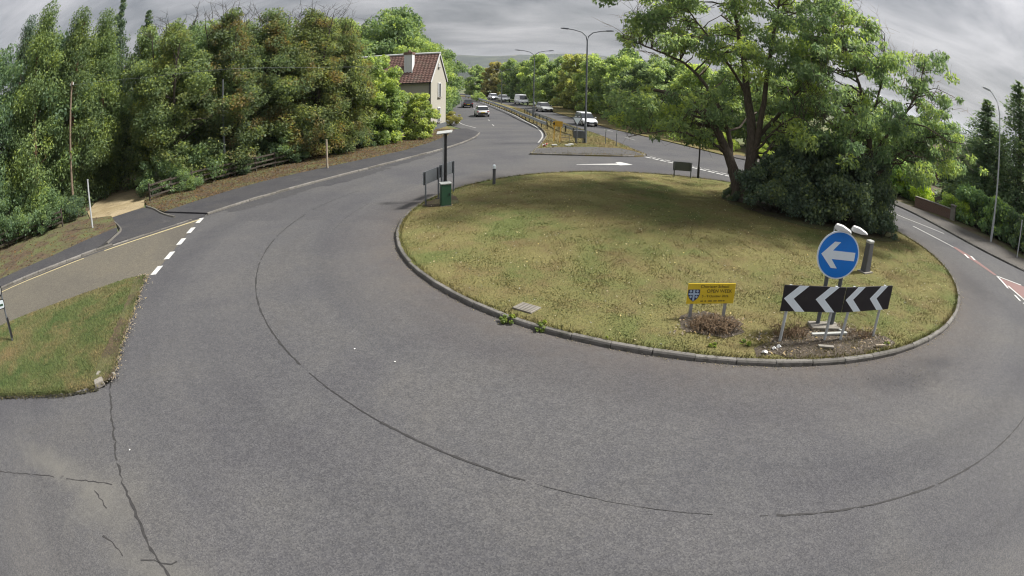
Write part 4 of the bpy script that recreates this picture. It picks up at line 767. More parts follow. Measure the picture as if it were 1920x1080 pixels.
# ------------------------------------------------------------------ the island trees
EL, ED = np.array([0.92910356, -0.36981965]), np.array([0.36981965, 0.92910356]); TB = np.array([10.15, 25.5])
def hero(name, outline, gaps, ncl, limbs_, seed, per, size, col, label, base, off=(0.0, 0.0), cl_r=(0.30, 0.80), dep=2.6, trunk_clear=False):
    """crown clumps fill an outline measured across the tree (metres), with depth; limbs are 3-D polylines"""
    rng = np.random.default_rng(seed); P = np.array(outline); cl = []
    while len(cl) < ncl:
        x = rng.uniform(P[:, 0].min(), P[:, 0].max()); z = rng.uniform(P[:, 1].min(), P[:, 1].max())
        if not inside(outline, np.array([x]), np.array([z]))[0]: continue
        g = [((x-a)/rx)**2+((z-b)/rz)**2 < 1 for a, b, rx, rz in gaps]
        if any(g) and rng.random() < 0.9: continue
        yy = rng.normal(0, dep)*(0.55+0.45*min(1, abs(z)/6))
        if trunk_clear and abs(x-0.05*z) < 1.15 and z < 5.8 and yy < 0.9: continue
        cl.append((x, yy, z))
    cl = np.array(cl); rad = rng.uniform(*cl_r, ncl)
    root = empty(name, (base[0], base[1], float(island_z(*base))-0.05), -math.atan2(TB[0], TB[1]), label, 'tree'); mb = MB(); sk = []
    for pts, r0, r1 in limbs_:
        A = smooth_line([np.array(p) for p in pts], 0.3); k = len(A); A[1:-1] += rng.normal(0, 0.018, (k-2, 3)); mb.tube(A, [r0+(r1-r0)*(i/(k-1))**0.8 for i in range(k)], 10 if r0 > 0.08 else 6, cap=False)
        sk += [(*p, r0+(r1-r0)*(i/(k-1))**0.8) for i, p in enumerate(A) if i > 3]
    sk = np.array(sk)
    for i in range(ncl):
        c = cl[i]-np.array([off[0], 0, 0]); d = np.linalg.norm(sk[:, :3]-c, axis=1)+np.maximum(0, sk[:, 2]-c[2])*0.8; j = np.argmin(d); p = sk[j]; L = np.linalg.norm(p[:3]-c)
        r0 = min(p[3]*0.6, 0.012+0.014*L); limb(mb, p[:3], c, r0, 0.008, 5, 5, 0.16, rng)
        mid = p[:3]+(c-p[:3])*0.6
        for _ in range(3):
            e = c+rng.normal(0, 1, 3)*rad[i]*np.array([0.9, 0.9, 0.7]); limb(mb, mid+(c-mid)*rng.random(), e, 0.012, 0.004, 3, 3, 0.1, rng)
    mb.build('trunk', M_BARK, root, smooth=True)
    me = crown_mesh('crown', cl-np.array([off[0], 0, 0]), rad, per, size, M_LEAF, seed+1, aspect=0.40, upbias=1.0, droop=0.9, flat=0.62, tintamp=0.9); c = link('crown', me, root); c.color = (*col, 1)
    # bare dead twigs at the rim
    tw = MB()
    for _ in range(34):
        j = rng.integers(len(outline)); x, z = outline[j]; x2, z2 = outline[(j+1) % len(outline)]; t = rng.random(); x, z = x+(x2-x)*t, z+(z2-z)*t
        if z < 6.0: continue
        p = np.array([x-off[0], rng.normal(0, 1.2), z]); cc = np.array([P[:, 0].mean()-off[0], 0, 6.0]); d = p-cc; d /= np.linalg.norm(d); e = p+d*rng.uniform(0.3, 0.9); limb(tw, p-d*1.2, e, 0.018, 0.004, 3, 4, 0.05, rng)
        for _ in range(4):
            s_ = p+(e-p)*rng.random(); limb(tw, s_, s_+d*0.3+rng.normal(0, 0.22, 3), 0.008, 0.003, 3, 2, 0, rng)
    tw.build('dead_twigs', M_TWIG, root)['kind'] = 'stuff'
    return root
C1 = [(-6.7, 7.6), (-6.4, 9.4), (-5.3, 10.9), (-2.5, 12.0), (0.07, 12.8), (3.0, 12.6), (4.51, 11.6), (4.4, 5.5), (3.5, 3.0), (1.8, 2.9), (0.4, 4.2), (-1.2, 4.0), (-1.7, 2.3), (-2.8, 2.4), (-4.9, 2.8), (-6.2, 3.0), (-6.7, 4.3), (-5.9, 5.2), (-4.4, 5.3), (-1.85, 5.9), (-2.7, 6.75), (-5.3, 6.9)]
LIMB1 = [([(-0.12, 0, -0.2), (-0.18, 0.05, 0.5), (-0.36, 0.1, 1.3), (-0.95, 0.2, 2.6), (-1.7, 0.1, 3.7), (-2.6, -0.2, 4.6), (-4.5, -0.6, 5.0), (-6.2, -0.9, 4.6)], 0.34, 0.03),
         ([(-0.55, 0.1, 1.3), (-0.75, 0.5, 3.0), (-1.5, 0.7, 4.7), (-2.9, 0.9, 6.3), (-4.5, 0.8, 7.0), (-6.3, 0.7, 7.6)], 0.17, 0.025),
         ([(0.15, 0, -0.2), (0.33, -0.05, 0.8), (0.40, -0.1, 1.8), (0.34, 0, 3.6), (0.04, 0.1, 5.1), (-0.18, 0.1, 6.9), (-0.6, 0.2, 9.0), (-0.8, 0.3, 11.6)], 0.40, 0.03),
         ([(0.34, 0.02, -0.2), (0.42, -0.10, 1.0), (0.55, -0.16, 2.4), (0.75, -0.4, 4.0), (0.95, -0.5, 6.0), (1.2, -0.4, 8.1), (1.7, -0.2, 10.6), (2.0, 0.0, 12.0)], 0.24, 0.03),
         ([(0.5, -0.1, 3.1), (1.66, 0.3, 4.5), (3.0, 0.8, 6.3), (3.9, 1.2, 8.0), (4.2, 1.4, 10.4)], 0.12, 0.02),
         ([(-0.9, 0.2, 2.3), (-2.0, -1.2, 3.0), (-3.6, -2.2, 3.2), (-5.2, -2.6, 2.8)], 0.09, 0.015),
         ([(0.0, 0.1, 5.3), (-1.2, -1.2, 7.0), (-2.5, -2.2, 8.6), (-3.6, -2.6, 10.2)], 0.09, 0.015),
         ([(0.6, -0.2, 2.6), (1.4, -1.6, 3.8), (2.2, -2.8, 4.6), (3.0, -3.6, 4.4)], 0.08, 0.015)]
hero('island_tree', C1, [(-4.0, 6.1, 3.3, 1.05), (-0.6, 4.7, 0.9, 0.7), (0.55, 3.6, 0.7, 0.8), (0.2, 6.3, 0.4, 0.6), (-0.3, 2.4, 1.0, 1.3), (2.7, 8.2, 0.9, 0.8), (-1.6, 9.6, 0.9, 0.8), (-5.4, 9.3, 0.9, 0.7), (0.6, 8.0, 0.6, 0.9), (2.0, 5.6, 0.7, 0.6), (-2.6, 4.2, 0.6, 0.5)], 380, LIMB1, 101, 118, 0.215, (0.150, 0.192, 0.080), 'large multi-stemmed green tree standing on the roundabout island', (10.15, 25.5), trunk_clear=True)
C2 = [(2.2, 9.3), (4.3, 10.4), (6.6, 10.1), (7.2, 8.6), (8.3, 7.9), (9.3, 9.5), (10.1, 8.1), (11.4, 6.2), (12.2, 4.5), (11.9, 3.4), (9.8, 2.6), (7.6, 3.2), (5.8, 3.0), (3.4, 3.2), (2.15, 5.14)]
H2 = (6.64, -1.1); B2 = TB+EL*H2[0]+ED*H2[1]
def sh(l): return [(x-6.64, y, z) for x, y, z in l]
LIMB2 = [(sh([(7.0, 0, -0.3), (6.75, 0, 1.1), (6.4, 0.1, 3.2), (6.1, 0.1, 5.3), (5.5, 0.2, 7.0), (4.8, 0.2, 8.6), (4.4, 0.3, 9.9)]), 0.24, 0.03), (sh([(6.4, 0.05, 3.2), (7.4, -0.2, 5.0), (8.6, -0.3, 6.6), (9.4, -0.3, 8.9)]), 0.12, 0.02), (sh([(6.6, 0, 2.4), (8.2, 0.5, 3.9), (10.0, 0.8, 5.0), (11.6, 1.0, 5.0)]), 0.11, 0.02),
         (sh([(6.1, 0.1, 4.9), (6.6, -0.8, 7.0), (6.8, -1.0, 9.4)]), 0.09, 0.02), (sh([(6.5, 0, 2.8), (5.0, -1.0, 4.2), (3.6, -1.6, 4.8)]), 0.09, 0.02)]
hero('island_tree', C2, [(8.0, 8.6, 0.9, 0.9), (7.3, 6.6, 0.7, 0.7), (9.2, 5.6, 0.4, 0.5), (10.6, 3.2, 0.8, 0.4), (5.0, 6.5, 0.4, 0.5)], 260, LIMB2, 131, 118, 0.215, (0.130, 0.175, 0.076), 'green tree with an ivy-dark trunk leaning over the right side of the island', tuple(B2), off=(6.64, 0), dep=2.0)
# dark evergreen mass round the stems
EV = [shrub(91, 2.3, 3.9, 95, 210, 0.15, M_GLOSSY), shrub(95, 2.2, 3.2, 90, 210, 0.15, M_GLOSSY), shrub(98, 1.2, 1.2, 40, 150, 0.13, M_GLOSSY)]
DG = (0.060, 0.078, 0.046)
def evs(l, d): p = TB+EL*l+ED*d; return (p[0], p[1], float(island_z(*p))-0.03)
for i, (k, l, d, s, lb) in enumerate([(1, 1.9, -1.0, (0.82, 0.82, 0.8), 'dark evergreen shrub wrapped round the right of the tree stems'), (0, 3.6, -0.8, (1.0, 1.0, 1.05), 'tallest dark evergreen shrub in the middle of the island thicket'), (1, 5.1, -1.5, (0.95, 0.95, 1.08), 'dark evergreen shrub right of the thicket middle, above the blue sign'), (0, 4.4, 1.4, (1.0, 1.0, 0.95), 'dark shrub at the back of the island thicket'), (2, 7.1, -2.4, (0.9, 0.9, 1.0), 'low dark shrub at the right end of the thicket, behind the grey bollard'), (2, -0.15, 0.25, (0.5, 0.5, 0.6), 'small dark sprout at the foot of the island tree'), (1, 6.7, -0.9, (0.62, 0.62, 1.12), 'narrow ivy column climbing the right island tree')]):
    put_shrub('evergreen_shrub', k, evs(l, d), i*1.7, s, DG, lb, 'evergreen thicket on the island', EV)
# ------------------------------------------------------------------ house
def house():
    g0, g1 = np.array([-9.62, 55.6]), np.array([-8.85, 60.4]); u = g1-g0; W_ = np.linalg.norm(u); ang = math.atan2(u[1], u[0]) - math.pi/2   # gable runs along local y
    L = 10.5; EH, RH = 5.30, 8.05
    root = empty('cream_house', (g0[0], g0[1], 0.0), ang, 'cream rendered house with red pantile roof beside the road', 'house')
    # local: gable plane x=0 facing +x, house extends to -x; y from 0 to W_
    MB().add([(0, 0, 0), (0, W_, 0), (0, W_, EH), (0, W_/2, RH-0.1), (0, 0, EH), (-L, 0, 0), (-L, W_, 0), (-L, W_, EH), (-L, W_/2, RH-0.1), (-L, 0, EH)],
             [(0, 1, 2, 3, 4), (5, 9, 8, 7, 6), (0, 4, 9, 5), (1, 6, 7, 2)]).build('wall', M_RENDER, root)
    MB().box((0.03, W_/2, 0.28), (0.12, W_+0.1, 0.56)).box((-L/2, -0.03, 0.28), (L, 0.12, 0.56)).build('plinth', M_GREYP, root)
    # pantiled slopes: real waves and courses
    for s, nm in ((0, 'roof_slope'), (1, 'roof_slope')):
        nx, ny = 150, 17; ov = 0.28; V = []; sl = math.hypot(W_/2+ov, RH-EH); x0, x1 = 0.14, -L-0.1
        for j in range(ny):
            for lip in (0, 1):
                t = j/ny if lip == 0 else (j+1)/ny-0.002
                yy = -ov+(W_/2+ov)*t; zz = EH-ov*(RH-EH)/(W_/2)+(RH-EH)*(1+2*ov/W_)*t+(0.045 if lip == 0 else 0.0)
                for i in range(nx): V.append((x0+(x1-x0)*i/(nx-1), yy if s == 0 else W_-yy, zz+0.028*math.sin(i*2*math.pi/5)))
        F = [(r*nx+i, r*nx+i+1, (r+1)*nx+i+1, (r+1)*nx+i) for r in range(2*ny-1) for i in range(nx-1)]
        o = link(nm, MB().add(V, F).mesh(nm, M_TILE, smooth=False), root); o['kind'] = 'stuff'
    MB().tube([(0.16, W_/2, RH+0.05), (-L-0.1, W_/2, RH+0.05)], 0.10, 8).build('ridge_tiles', M_STACK, root)
    for y in (-0.30, W_+0.30): MB().box((-L/2, y, EH-0.30), (L+0.2, 0.11, 0.10)).build('gutter', M_BLACKP, root)
    MB().tube([(-0.14, -0.09, EH-0.3), (-0.14, -0.09, 0.1)], 0.045, 6).build('downpipe', M_BLACKP, root)
    for sgn in (0, 1):
        a, b = Vector((0.10, -0.28 if sgn == 0 else W_+0.28, EH-0.32)), Vector((0.10, W_/2, RH-0.02)); M = (a+b)/2; d = b-a
        MB().box(M, (0.06, d.length, 0.13), rx=math.atan2(d.z, d.y)).build('bargeboard', M_STACK, root)
    ch = MB().box((-2.75, W_/2-1.35, 6.75), (0.85, 0.75, 2.6)).build('chimney_stack', M_STACK, root)
    MB().box((-2.75, W_/2-1.35, 8.12), (0.97, 0.87, 0.26)).build('chimney_cap', M_BRICK, ch); MB().box((-2.30, W_/2-1.75, 6.9), (0.05, 0.05, 2.3)).build('flashing', M_SIGNWHT, ch)
    for dy in (-0.15, 0.2): MB().tube([(-2.75, W_/2-1.35+dy, 8.2), (-2.75, W_/2-1.35+dy, 8.45)], [0.12, 0.10], 8).build('chimney_pot', M_BRICK, ch)
    for y, z, w, h in ((W_*0.52, 4.15, 0.85, 1.45), (W_*0.50, 1.55, 0.85, 1.45), (W_*0.47, 6.75, 0.32, 0.32)):
        wd = MB()
        for b in (((0.03, y-w/2, z), (0.10, 0.09, h+0.1)), ((0.03, y+w/2, z), (0.10, 0.09, h+0.1)), ((0.03, y, z+h/2), (0.10, w+0.09, 0.09)), ((0.03, y, z), (0.08, 0.06, h))): wd.box(*b)
        f = wd.build('window', M_STACK, root); MB().box((0.015, y, z), (0.02, w, h)).build('pane', M_GLASS, f); MB().box((0.06, y, z-h/2-0.06), (0.2, w+0.25, 0.08)).build('sill', M_CONC, f)
    for x, z in ((-5.2, 4.1), (-7.6, 4.1), (-5.2, 1.5), (-7.6, 1.5)):
        f = MB().box((x, -0.015, z), (1.2, 0.09, 1.3)).build('window', M_STACK, root); MB().box((x, -0.065, z), (1.02, 0.02, 1.12)).build('pane', M_GLASS, f)
    return root
house()
# brick bungalow half hidden behind the right-hand gardens
def bungalow():
    root = empty('brick_bungalow', (40.0, 43.5, 0.0), -0.75, 'brick bungalow half hidden behind the garden trees at the right', 'house'); L, Wd, EH, RH = 10, 7, 2.3, 4.2
    MB().add([(0, 0, 0), (L, 0, 0), (L, Wd, 0), (0, Wd, 0), (0, 0, EH), (L, 0, EH), (L, Wd, EH), (0, Wd, EH), (0, Wd/2, RH), (L, Wd/2, RH)], [(0, 1, 5, 4), (1, 2, 6, 9, 5), (2, 3, 7, 6), (3, 0, 4, 8, 7)]).build('wall', M_BRICK, root)
    for s in (0, 1):
        y0, y1 = (-0.35, Wd/2) if s == 0 else (Wd+0.35, Wd/2)
        MB().add([(-0.3, y0, EH-0.15), (L+0.3, y0, EH-0.15), (L+0.3, y1, RH+0.08), (-0.3, y1, RH+0.08), (-0.3, y0, EH-0.25), (L+0.3, y0, EH-0.25), (L+0.3, y1, RH-0.02), (-0.3, y1, RH-0.02)], [(0, 1, 2, 3), (4, 7, 6, 5), (0, 4, 5, 1), (2, 6, 7, 3), (0, 3, 7, 4), (1, 5, 6, 2)]).build('roof_slope', M_TILE, root)
    for x in (1.6, 5.0, 8.2):
        f = MB().box((x, -0.02, 1.35), (1.5, 0.1, 1.1)).build('window', M_STACK, root); MB().box((x, -0.075, 1.35), (1.35, 0.02, 0.95)).build('pane', M_GLASS, f)
bungalow()
# low brick garden wall with coping and gate pier
def gwall():
    a, b = Vector((25.7, 29.6, 0)), Vector((27.35, 26.9, 0)); d = b-a; ang = math.atan2(d.y, d.x); L = d.length
    root = empty('garden_wall', tuple(a), ang, 'low brown brick garden wall with pale coping beside the right footpath', 'wall')
    MB().box((L/2, 0, 0.36), (L, 0.22, 0.72)).build('brickwork', M_BRICK, root); n = 7
    for i in range(n): MB().box(((i+0.5)*L/n, 0, 0.755), (L/n-0.012, 0.30, 0.06)).build('coping_stone', M_CONC, root, bevel=0.008)
    p = MB().box((L+0.2, 0, 0.5), (0.38, 0.38, 1.0)).build('gate_pier', M_CONC, root); MB().box((L+0.2, 0, 1.04), (0.48, 0.48, 0.08)).build('pier_cap', M_CONC, p)
gwall()

# ------------------------------------------------------------------ timber fence and posts
_rail = MB().box((0, 0, 0), (1.0, 0.04, 0.10)).mesh('rail', M_WOOD, bevel=0.006)
def fence(pts, label):
    A = smooth_line(pts, 1.75); o0 = A[0]; root = empty('timber_fence', (o0[0], o0[1], 0.06), 0, label, 'fence'); pm = MB().box((0, 0, 0.52), (0.11, 0.09, 1.15)).mesh('post', M_WOOD, bevel=0.008)
    for p in A:
        q = link('post', pm, root, None, (p[0]-o0[0], p[1]-o0[1], random.uniform(-.03, .03)), random.uniform(-.2, .2)); q.rotation_euler[0] = random.uniform(-.04, .04)
    for a, b in zip(A[:-1]-o0, A[1:]-o0):
        m = (a+b)/2; L = np.linalg.norm(b-a); ang = math.atan2(b[1]-a[1], b[0]-a[0]); nx, ny = math.sin(ang)*0.07, -math.cos(ang)*0.07
        for z in (0.32, 0.64, 0.96):
            r = link('rail', _rail, root, None, (m[0]+nx, m[1]+ny, z+random.uniform(-.03, .03)), ang); r.rotation_euler[1] = random.uniform(-.018, .018); r.scale = (L+0.05, 1, 1)
fence([(-36.5, 11.2), (-30.1, 18.3), (-26.9, 21.4)], 'weathered timber rail fence left of the dirt track')
fence([(-22.0, 26.2), (-20.3, 29.9), (-18.0, 33.8), (-16.2, 37.4), (-14.2, 41.5), (-12.6, 44.6)], 'weathered timber rail fence right of the dirt track, along the wood')
def pole(name, base, h, r0, r1, mat, label, cat='post', lean=(0, 0), cap=None):
    o = empty(name, base, 0, label, cat); MB().tube([(0, 0, -0.05), (lean[0]*0.5, lean[1]*0.5, h*0.5), (lean[0], lean[1], h)], [r0, (r0+r1)/2, r1], 10).build('shaft', mat, o, smooth=False)
    if cap is not None: MB().tube([(lean[0], lean[1], h), (lean[0], lean[1], h+0.05)], [r1*1.15, r1*1.1], 10).build('cap', cap, o)
    return o
o = pole('telegraph_pole', (-29.0, 24.6, 0), 8.9, 0.11, 0.075, M_WOODQ, 'tall timber telegraph pole standing among the dark conifers', 'pole')
MB().box((0.0, 0, 8.6), (0.5, 0.06, 0.06)).build('crossarm', M_WOOD, o)
for x in (-0.2, 0.2): MB().tube([(x, 0, 8.63), (x, 0, 8.80)], 0.04, 6).build('insulator', M_LAMPW, o)
pole('marker_post', (-22.55, 20.66, 0.09), 2.55, 0.06, 0.05, M_STEELP, 'slim pale grey post on the verge left of the dirt track', lean=(-0.05, 0), cap=M_STEELP)
pole('marker_post', (-12.6, 33.75, 0.09), 1.85, 0.07, 0.06, M_WOODP, 'pale timber post at the back of the footpath under the orange birch')
pole('lamp_column', (-19.55, 32.2, 0), 6.6, 0.10, 0.05, M_GREYP, 'grey lamp column rising into the brownish birch behind the footpath', 'pole')
pole('marker_post', (27.53, 19.02, 0.10), 2.15, 0.045, 0.045, M_STEELP, 'slim grey post at the right edge, below the conifers', cap=M_STEELP)
# overhead cable
A = [(-29.0, 24.6, 8.65), (-23.0, 27.4, 7.6), (-17.6, 30.1, 7.1), (-14.7, 34.9, 6.72), (-11.7, 41.3, 6.53), (-9.9, 55.5, 5.15)]
tag(link('overhead_cable', MB().tube(A, 0.008, 5).mesh('overhead_cable', M_GREYP)), 'thin pale overhead cable crossing in front of the orange trees', 'cable')

# ------------------------------------------------------------------ street lamps
def arm_pts(side, reach, h, rise): return [(0, 0, h-0.9), (side*0.10, 0, h-0.45), (side*reach*0.30, 0, h-0.12), (side*reach*0.75, 0, h+rise*0.6), (side*reach, 0, h+rise)]
def lamp(base, rz, h, sides, reach, label, r=0.09, arm_r=0.04, rise=0.1, mat=None):
    mat = mat or M_GREYP; o = empty('street_lamp', base, rz, label, 'street lamp')
    MB().tube([(0, 0, -0.1), (0, 0, 1.5), (0, 0, 1.55), (0, 0, h-0.85)], [r*1.35, r*1.3, r, r*0.62], 12).build('column', mat, o)
    MB().box((0, -r*1.36, 0.85), (0.11, 0.012, 0.5)).build('access_door', mat, o)
    for s in sides:
        a = MB().tube(arm_pts(s, reach, h, rise), [arm_r*1.2, arm_r*1.1, arm_r, arm_r, arm_r], 8).build('arm', mat, o); x = s*reach
        P = [(-0.05, 0.0), (0.05, 0.06), (0.42, 0.05), (0.68, 0.0), (0.62, -0.06), (0.1, -0.06)]
        M = Matrix.Translation((x, -0.11, h+rise)) @ Matrix.Scale(s, 4, (1, 0, 0)) @ Matrix.Rotation(-0.10, 4, 'Y')
        MB().slab(P, M, 0.22).build('lamp_head', mat, a, bevel=0.015)
    return o
lamp((4.5, 46.26, 0.09), 0.05, 9.45, (-1, 1), 1.5, 'near twin-arm street lamp on the nose of the central reservation')
lamp((0.45, 71.8, 0.09), 0.0, 8.75, (-1, 1), 1.75, 'second twin-arm street lamp down the central reservation')
lamp((-5.3, 108.0, 0.09), 0.2, 6.7, (-1, 1), 1.2, 'third, far-off street lamp down the central reservation', 0.08)
lamp((27.35, 21.93, 0.10), 2.4, 8.75, (1,), 0.75, 'single-arm street lamp in front of the hedge at the right', 0.075, 0.04, 0.35, M_STEELP)

# ------------------------------------------------------------------ crash barriers
def barrier(pts, label, posts=2.4, face=1):
    A = smooth_line(pts, posts); o0 = A[0]; root = empty('crash_barrier', (o0[0], o0[1], 0.09), 0, label, 'barrier'); pm = MB().box((0, 0, 0.30), (0.09, 0.11, 0.70)).mesh('post', M_BLACKP)
    for p in A: link('post', pm, root, None, (p[0]-o0[0], p[1]-o0[1], 0))
    for s, (a, b) in enumerate(zip(A[:-1]-o0, A[1:]-o0)):
        d = b-a; L = np.linalg.norm(d); ang = math.atan2(d[1], d[0]); prof = [(0.0, 0.40), (0.055, 0.44), (0.055, 0.50), (0.0, 0.55), (0.0, 0.60), (0.055, 0.65), (0.055, 0.71), (0.0, 0.75)]
        V = [(x, face*(0.06+y), z) for x in (-L/2-0.03, L/2+0.03) for y, z in prof]; n = len(prof); V += [(x, face*(0.052+y), z) for x in (-L/2-0.03, L/2+0.03) for y, z in prof]
        F = [(i, i+1, n+i+1, n+i) for i in range(n-1)]+[(2*n+i, 3*n+i, 3*n+i+1, 2*n+i+1) for i in range(n-1)]
        link('beam', MB().add(V, F).mesh('beam', M_STEEL), root, None, ((a[0]+b[0])/2, (a[1]+b[1])/2, 0), ang)
    return root
barrier([(1.75, 57.2), (1.06, 60.3), (0.43, 64.2), (-0.84, 70.8), (-2.45, 80.4), (-4.6, 91.5), (-7.2, 104.5), (-11.2, 122), (-15.5, 139)], 'long crash barrier along the left edge of the central reservation', face=1)
barrier([(4.55, 50.0), (3.5, 54.3), (2.75, 58.0), (2.4, 61.0), (1.65, 65.8), (0.47, 73), (-0.7, 80.8)], 'crash barrier on the right of the reservation, ramped down near the give-way sign', face=-1)

# ------------------------------------------------------------------ signs on the central reservation
def arrow_poly(s=1.0, flip=False):
    P = [(-0.5, 0), (-0.16, 0.34), (0.02, 0.34), (-0.18, 0.11), (0.5, 0.11), (0.5, -0.11), (-0.18, -0.11), (0.02, -0.34), (-0.16, -0.34)]
    return [(x*s, z*s) for x, z in P]
o = empty('give_way_sign', (3.75, 45.3, 0.10), 0.1, 'triangular give-way sign on a grey post beside the near lamp', 'sign')
MB().tube([(0, 0.06, -0.1), (0, 0.06, 2.2)], 0.038, 8).build('post', M_GREYP, o)
tr = [(-0.45, 2.22), (0.45, 2.22), (0.0, 1.44)]; M0 = Matrix.Identity(4)
b = MB().slab(tr, M0, 0.02).build('plate', M_GREYP, o); MB().slab([(-0.33, 2.15), (0.33, 2.15), (0, 1.58)], Matrix.Translation((0, -0.006, 0)), 0.004).build('face', M_SIGNWHT, b)
o = empty('equipment_box', (4.0, 46.0, 0.10), 0.05, 'grey-blue equipment box fixed low between the give-way sign and the lamp', 'box')
MB().box((0, 0, 0.72), (0.95, 0.30, 0.62)).build('housing', M_GREYP, o, bevel=0.02); MB().box((-0.3, 0, 0.2), (0.08, 0.08, 0.5)).build('leg', M_GREYP, o); MB().box((0.3, 0, 0.2), (0.08, 0.08, 0.5)).build('leg', M_GREYP, o); MB().box((0.1, -0.155, 0.72), (0.02, 0.012, 0.5)).build('door_seam', M_BLACKP, o)
o = empty('temporary_sign', (2.0, 46.0, 0.10), 0.0, 'small amber diversion sign with a black left arrow on a trestle in the reservation', 'sign')
MB().box((0.25, 0, 1.52), (0.78, 0.03, 0.44)).build('plate', M_AMBER, o); MB().slab([(-0.16, 1.52), (0.02, 1.68), (0.02, 1.36)], Matrix.Translation((0, -0.022, 0)), 0.004).build('arrow', M_BLACKP, o)
for x in (0.0, 0.5): MB().tube([(x, 0.05, 1.72), (x-0.10, -0.30, 0.0)], 0.02, 6).build('leg', M_AMBER, o); MB().tube([(x, 0.05, 1.72), (x+0.05, 0.45, 0.0)], 0.02, 6).build('leg', M_AMBER, o)
o = empty('sign_frame', (2.9, 46.5, 0.10), 0.0, 'bare low sign frame standing behind the amber sign', 'frame'); MB().tube([(-0.35, 0, 0), (-0.35, 0, 0.62), (0.35, 0, 0.62), (0.35, 0, 0)], 0.022, 6).build('hoop', M_GREYP, o); MB().tube([(-0.35, 0, 0.35), (0.35, 0, 0.35)], 0.016, 6).build('crossbar', M_GREYP, o)
o = empty('traffic_cone', (1.15, 43.0, 0.10), 0, 'knocked-down red cone at the left tip of the reservation', 'cone', rot=(0.9, 0.2, 0.4)); MB().tube([(0, 0, 0.03), (0, 0, 0.42)], [0.13, 0.035], 12).build('body', M_RED, o); MB().box((0, 0, 0.015), (0.34, 0.34, 0.03)).build('base', M_BLACKP, o); MB().tube([(0, 0, 0.20), (0, 0, 0.28)], [0.096, 0.078], 12).build('band', M_SIGNWHT, o)
for x, y, lb in ((6.16, 46.2, 'left'), (6.94, 45.4, 'right')):
    o = empty('marker_stake', (x, y, 0.10), 0.2, 'thin grey stake with a small plate in the reservation, '+lb+' one of two', 'stake'); MB().tube([(0, 0, -0.1), (0, 0, 1.2)], 0.028, 6).build('shaft', M_GREYP, o); MB().box((0, -0.03, 1.12), (0.16, 0.012, 0.22)).build('plate', M_STEELP, o)
o = empty('verge_bollard', (0.55, 74.3, 0.10), 0, 'black bollard with a white top between the crash barriers', 'bollard'); MB().tube([(0, 0, -0.05), (0, 0, 1.7)], [0.13, 0.11], 10).build('shaft', M_BLACKP, o); MB().box((0.02, 0, 1.85), (0.3, 0.1, 0.34), ry=0.7).build('reflector', M_SIGNWHT, o)
for i, (x, y) in enumerate(((1.9, 43.3), (2.9, 43.5), (3.2, 44.3))):
    tag(MB().box((0, 0, 0.06), (0.42, 0.28, 0.11), rz=0.3*i).build('sandbag', M_LIDW, None, bevel=0.035), ('pale sandbag left of the two in the long grass below the amber sign', 'pale sandbag lying right below the amber sign', 'pale sandbag behind the other two, near the sign frame')[i], 'sandbag', 'sandbags by the amber sign').location = (x, y, 0.10)

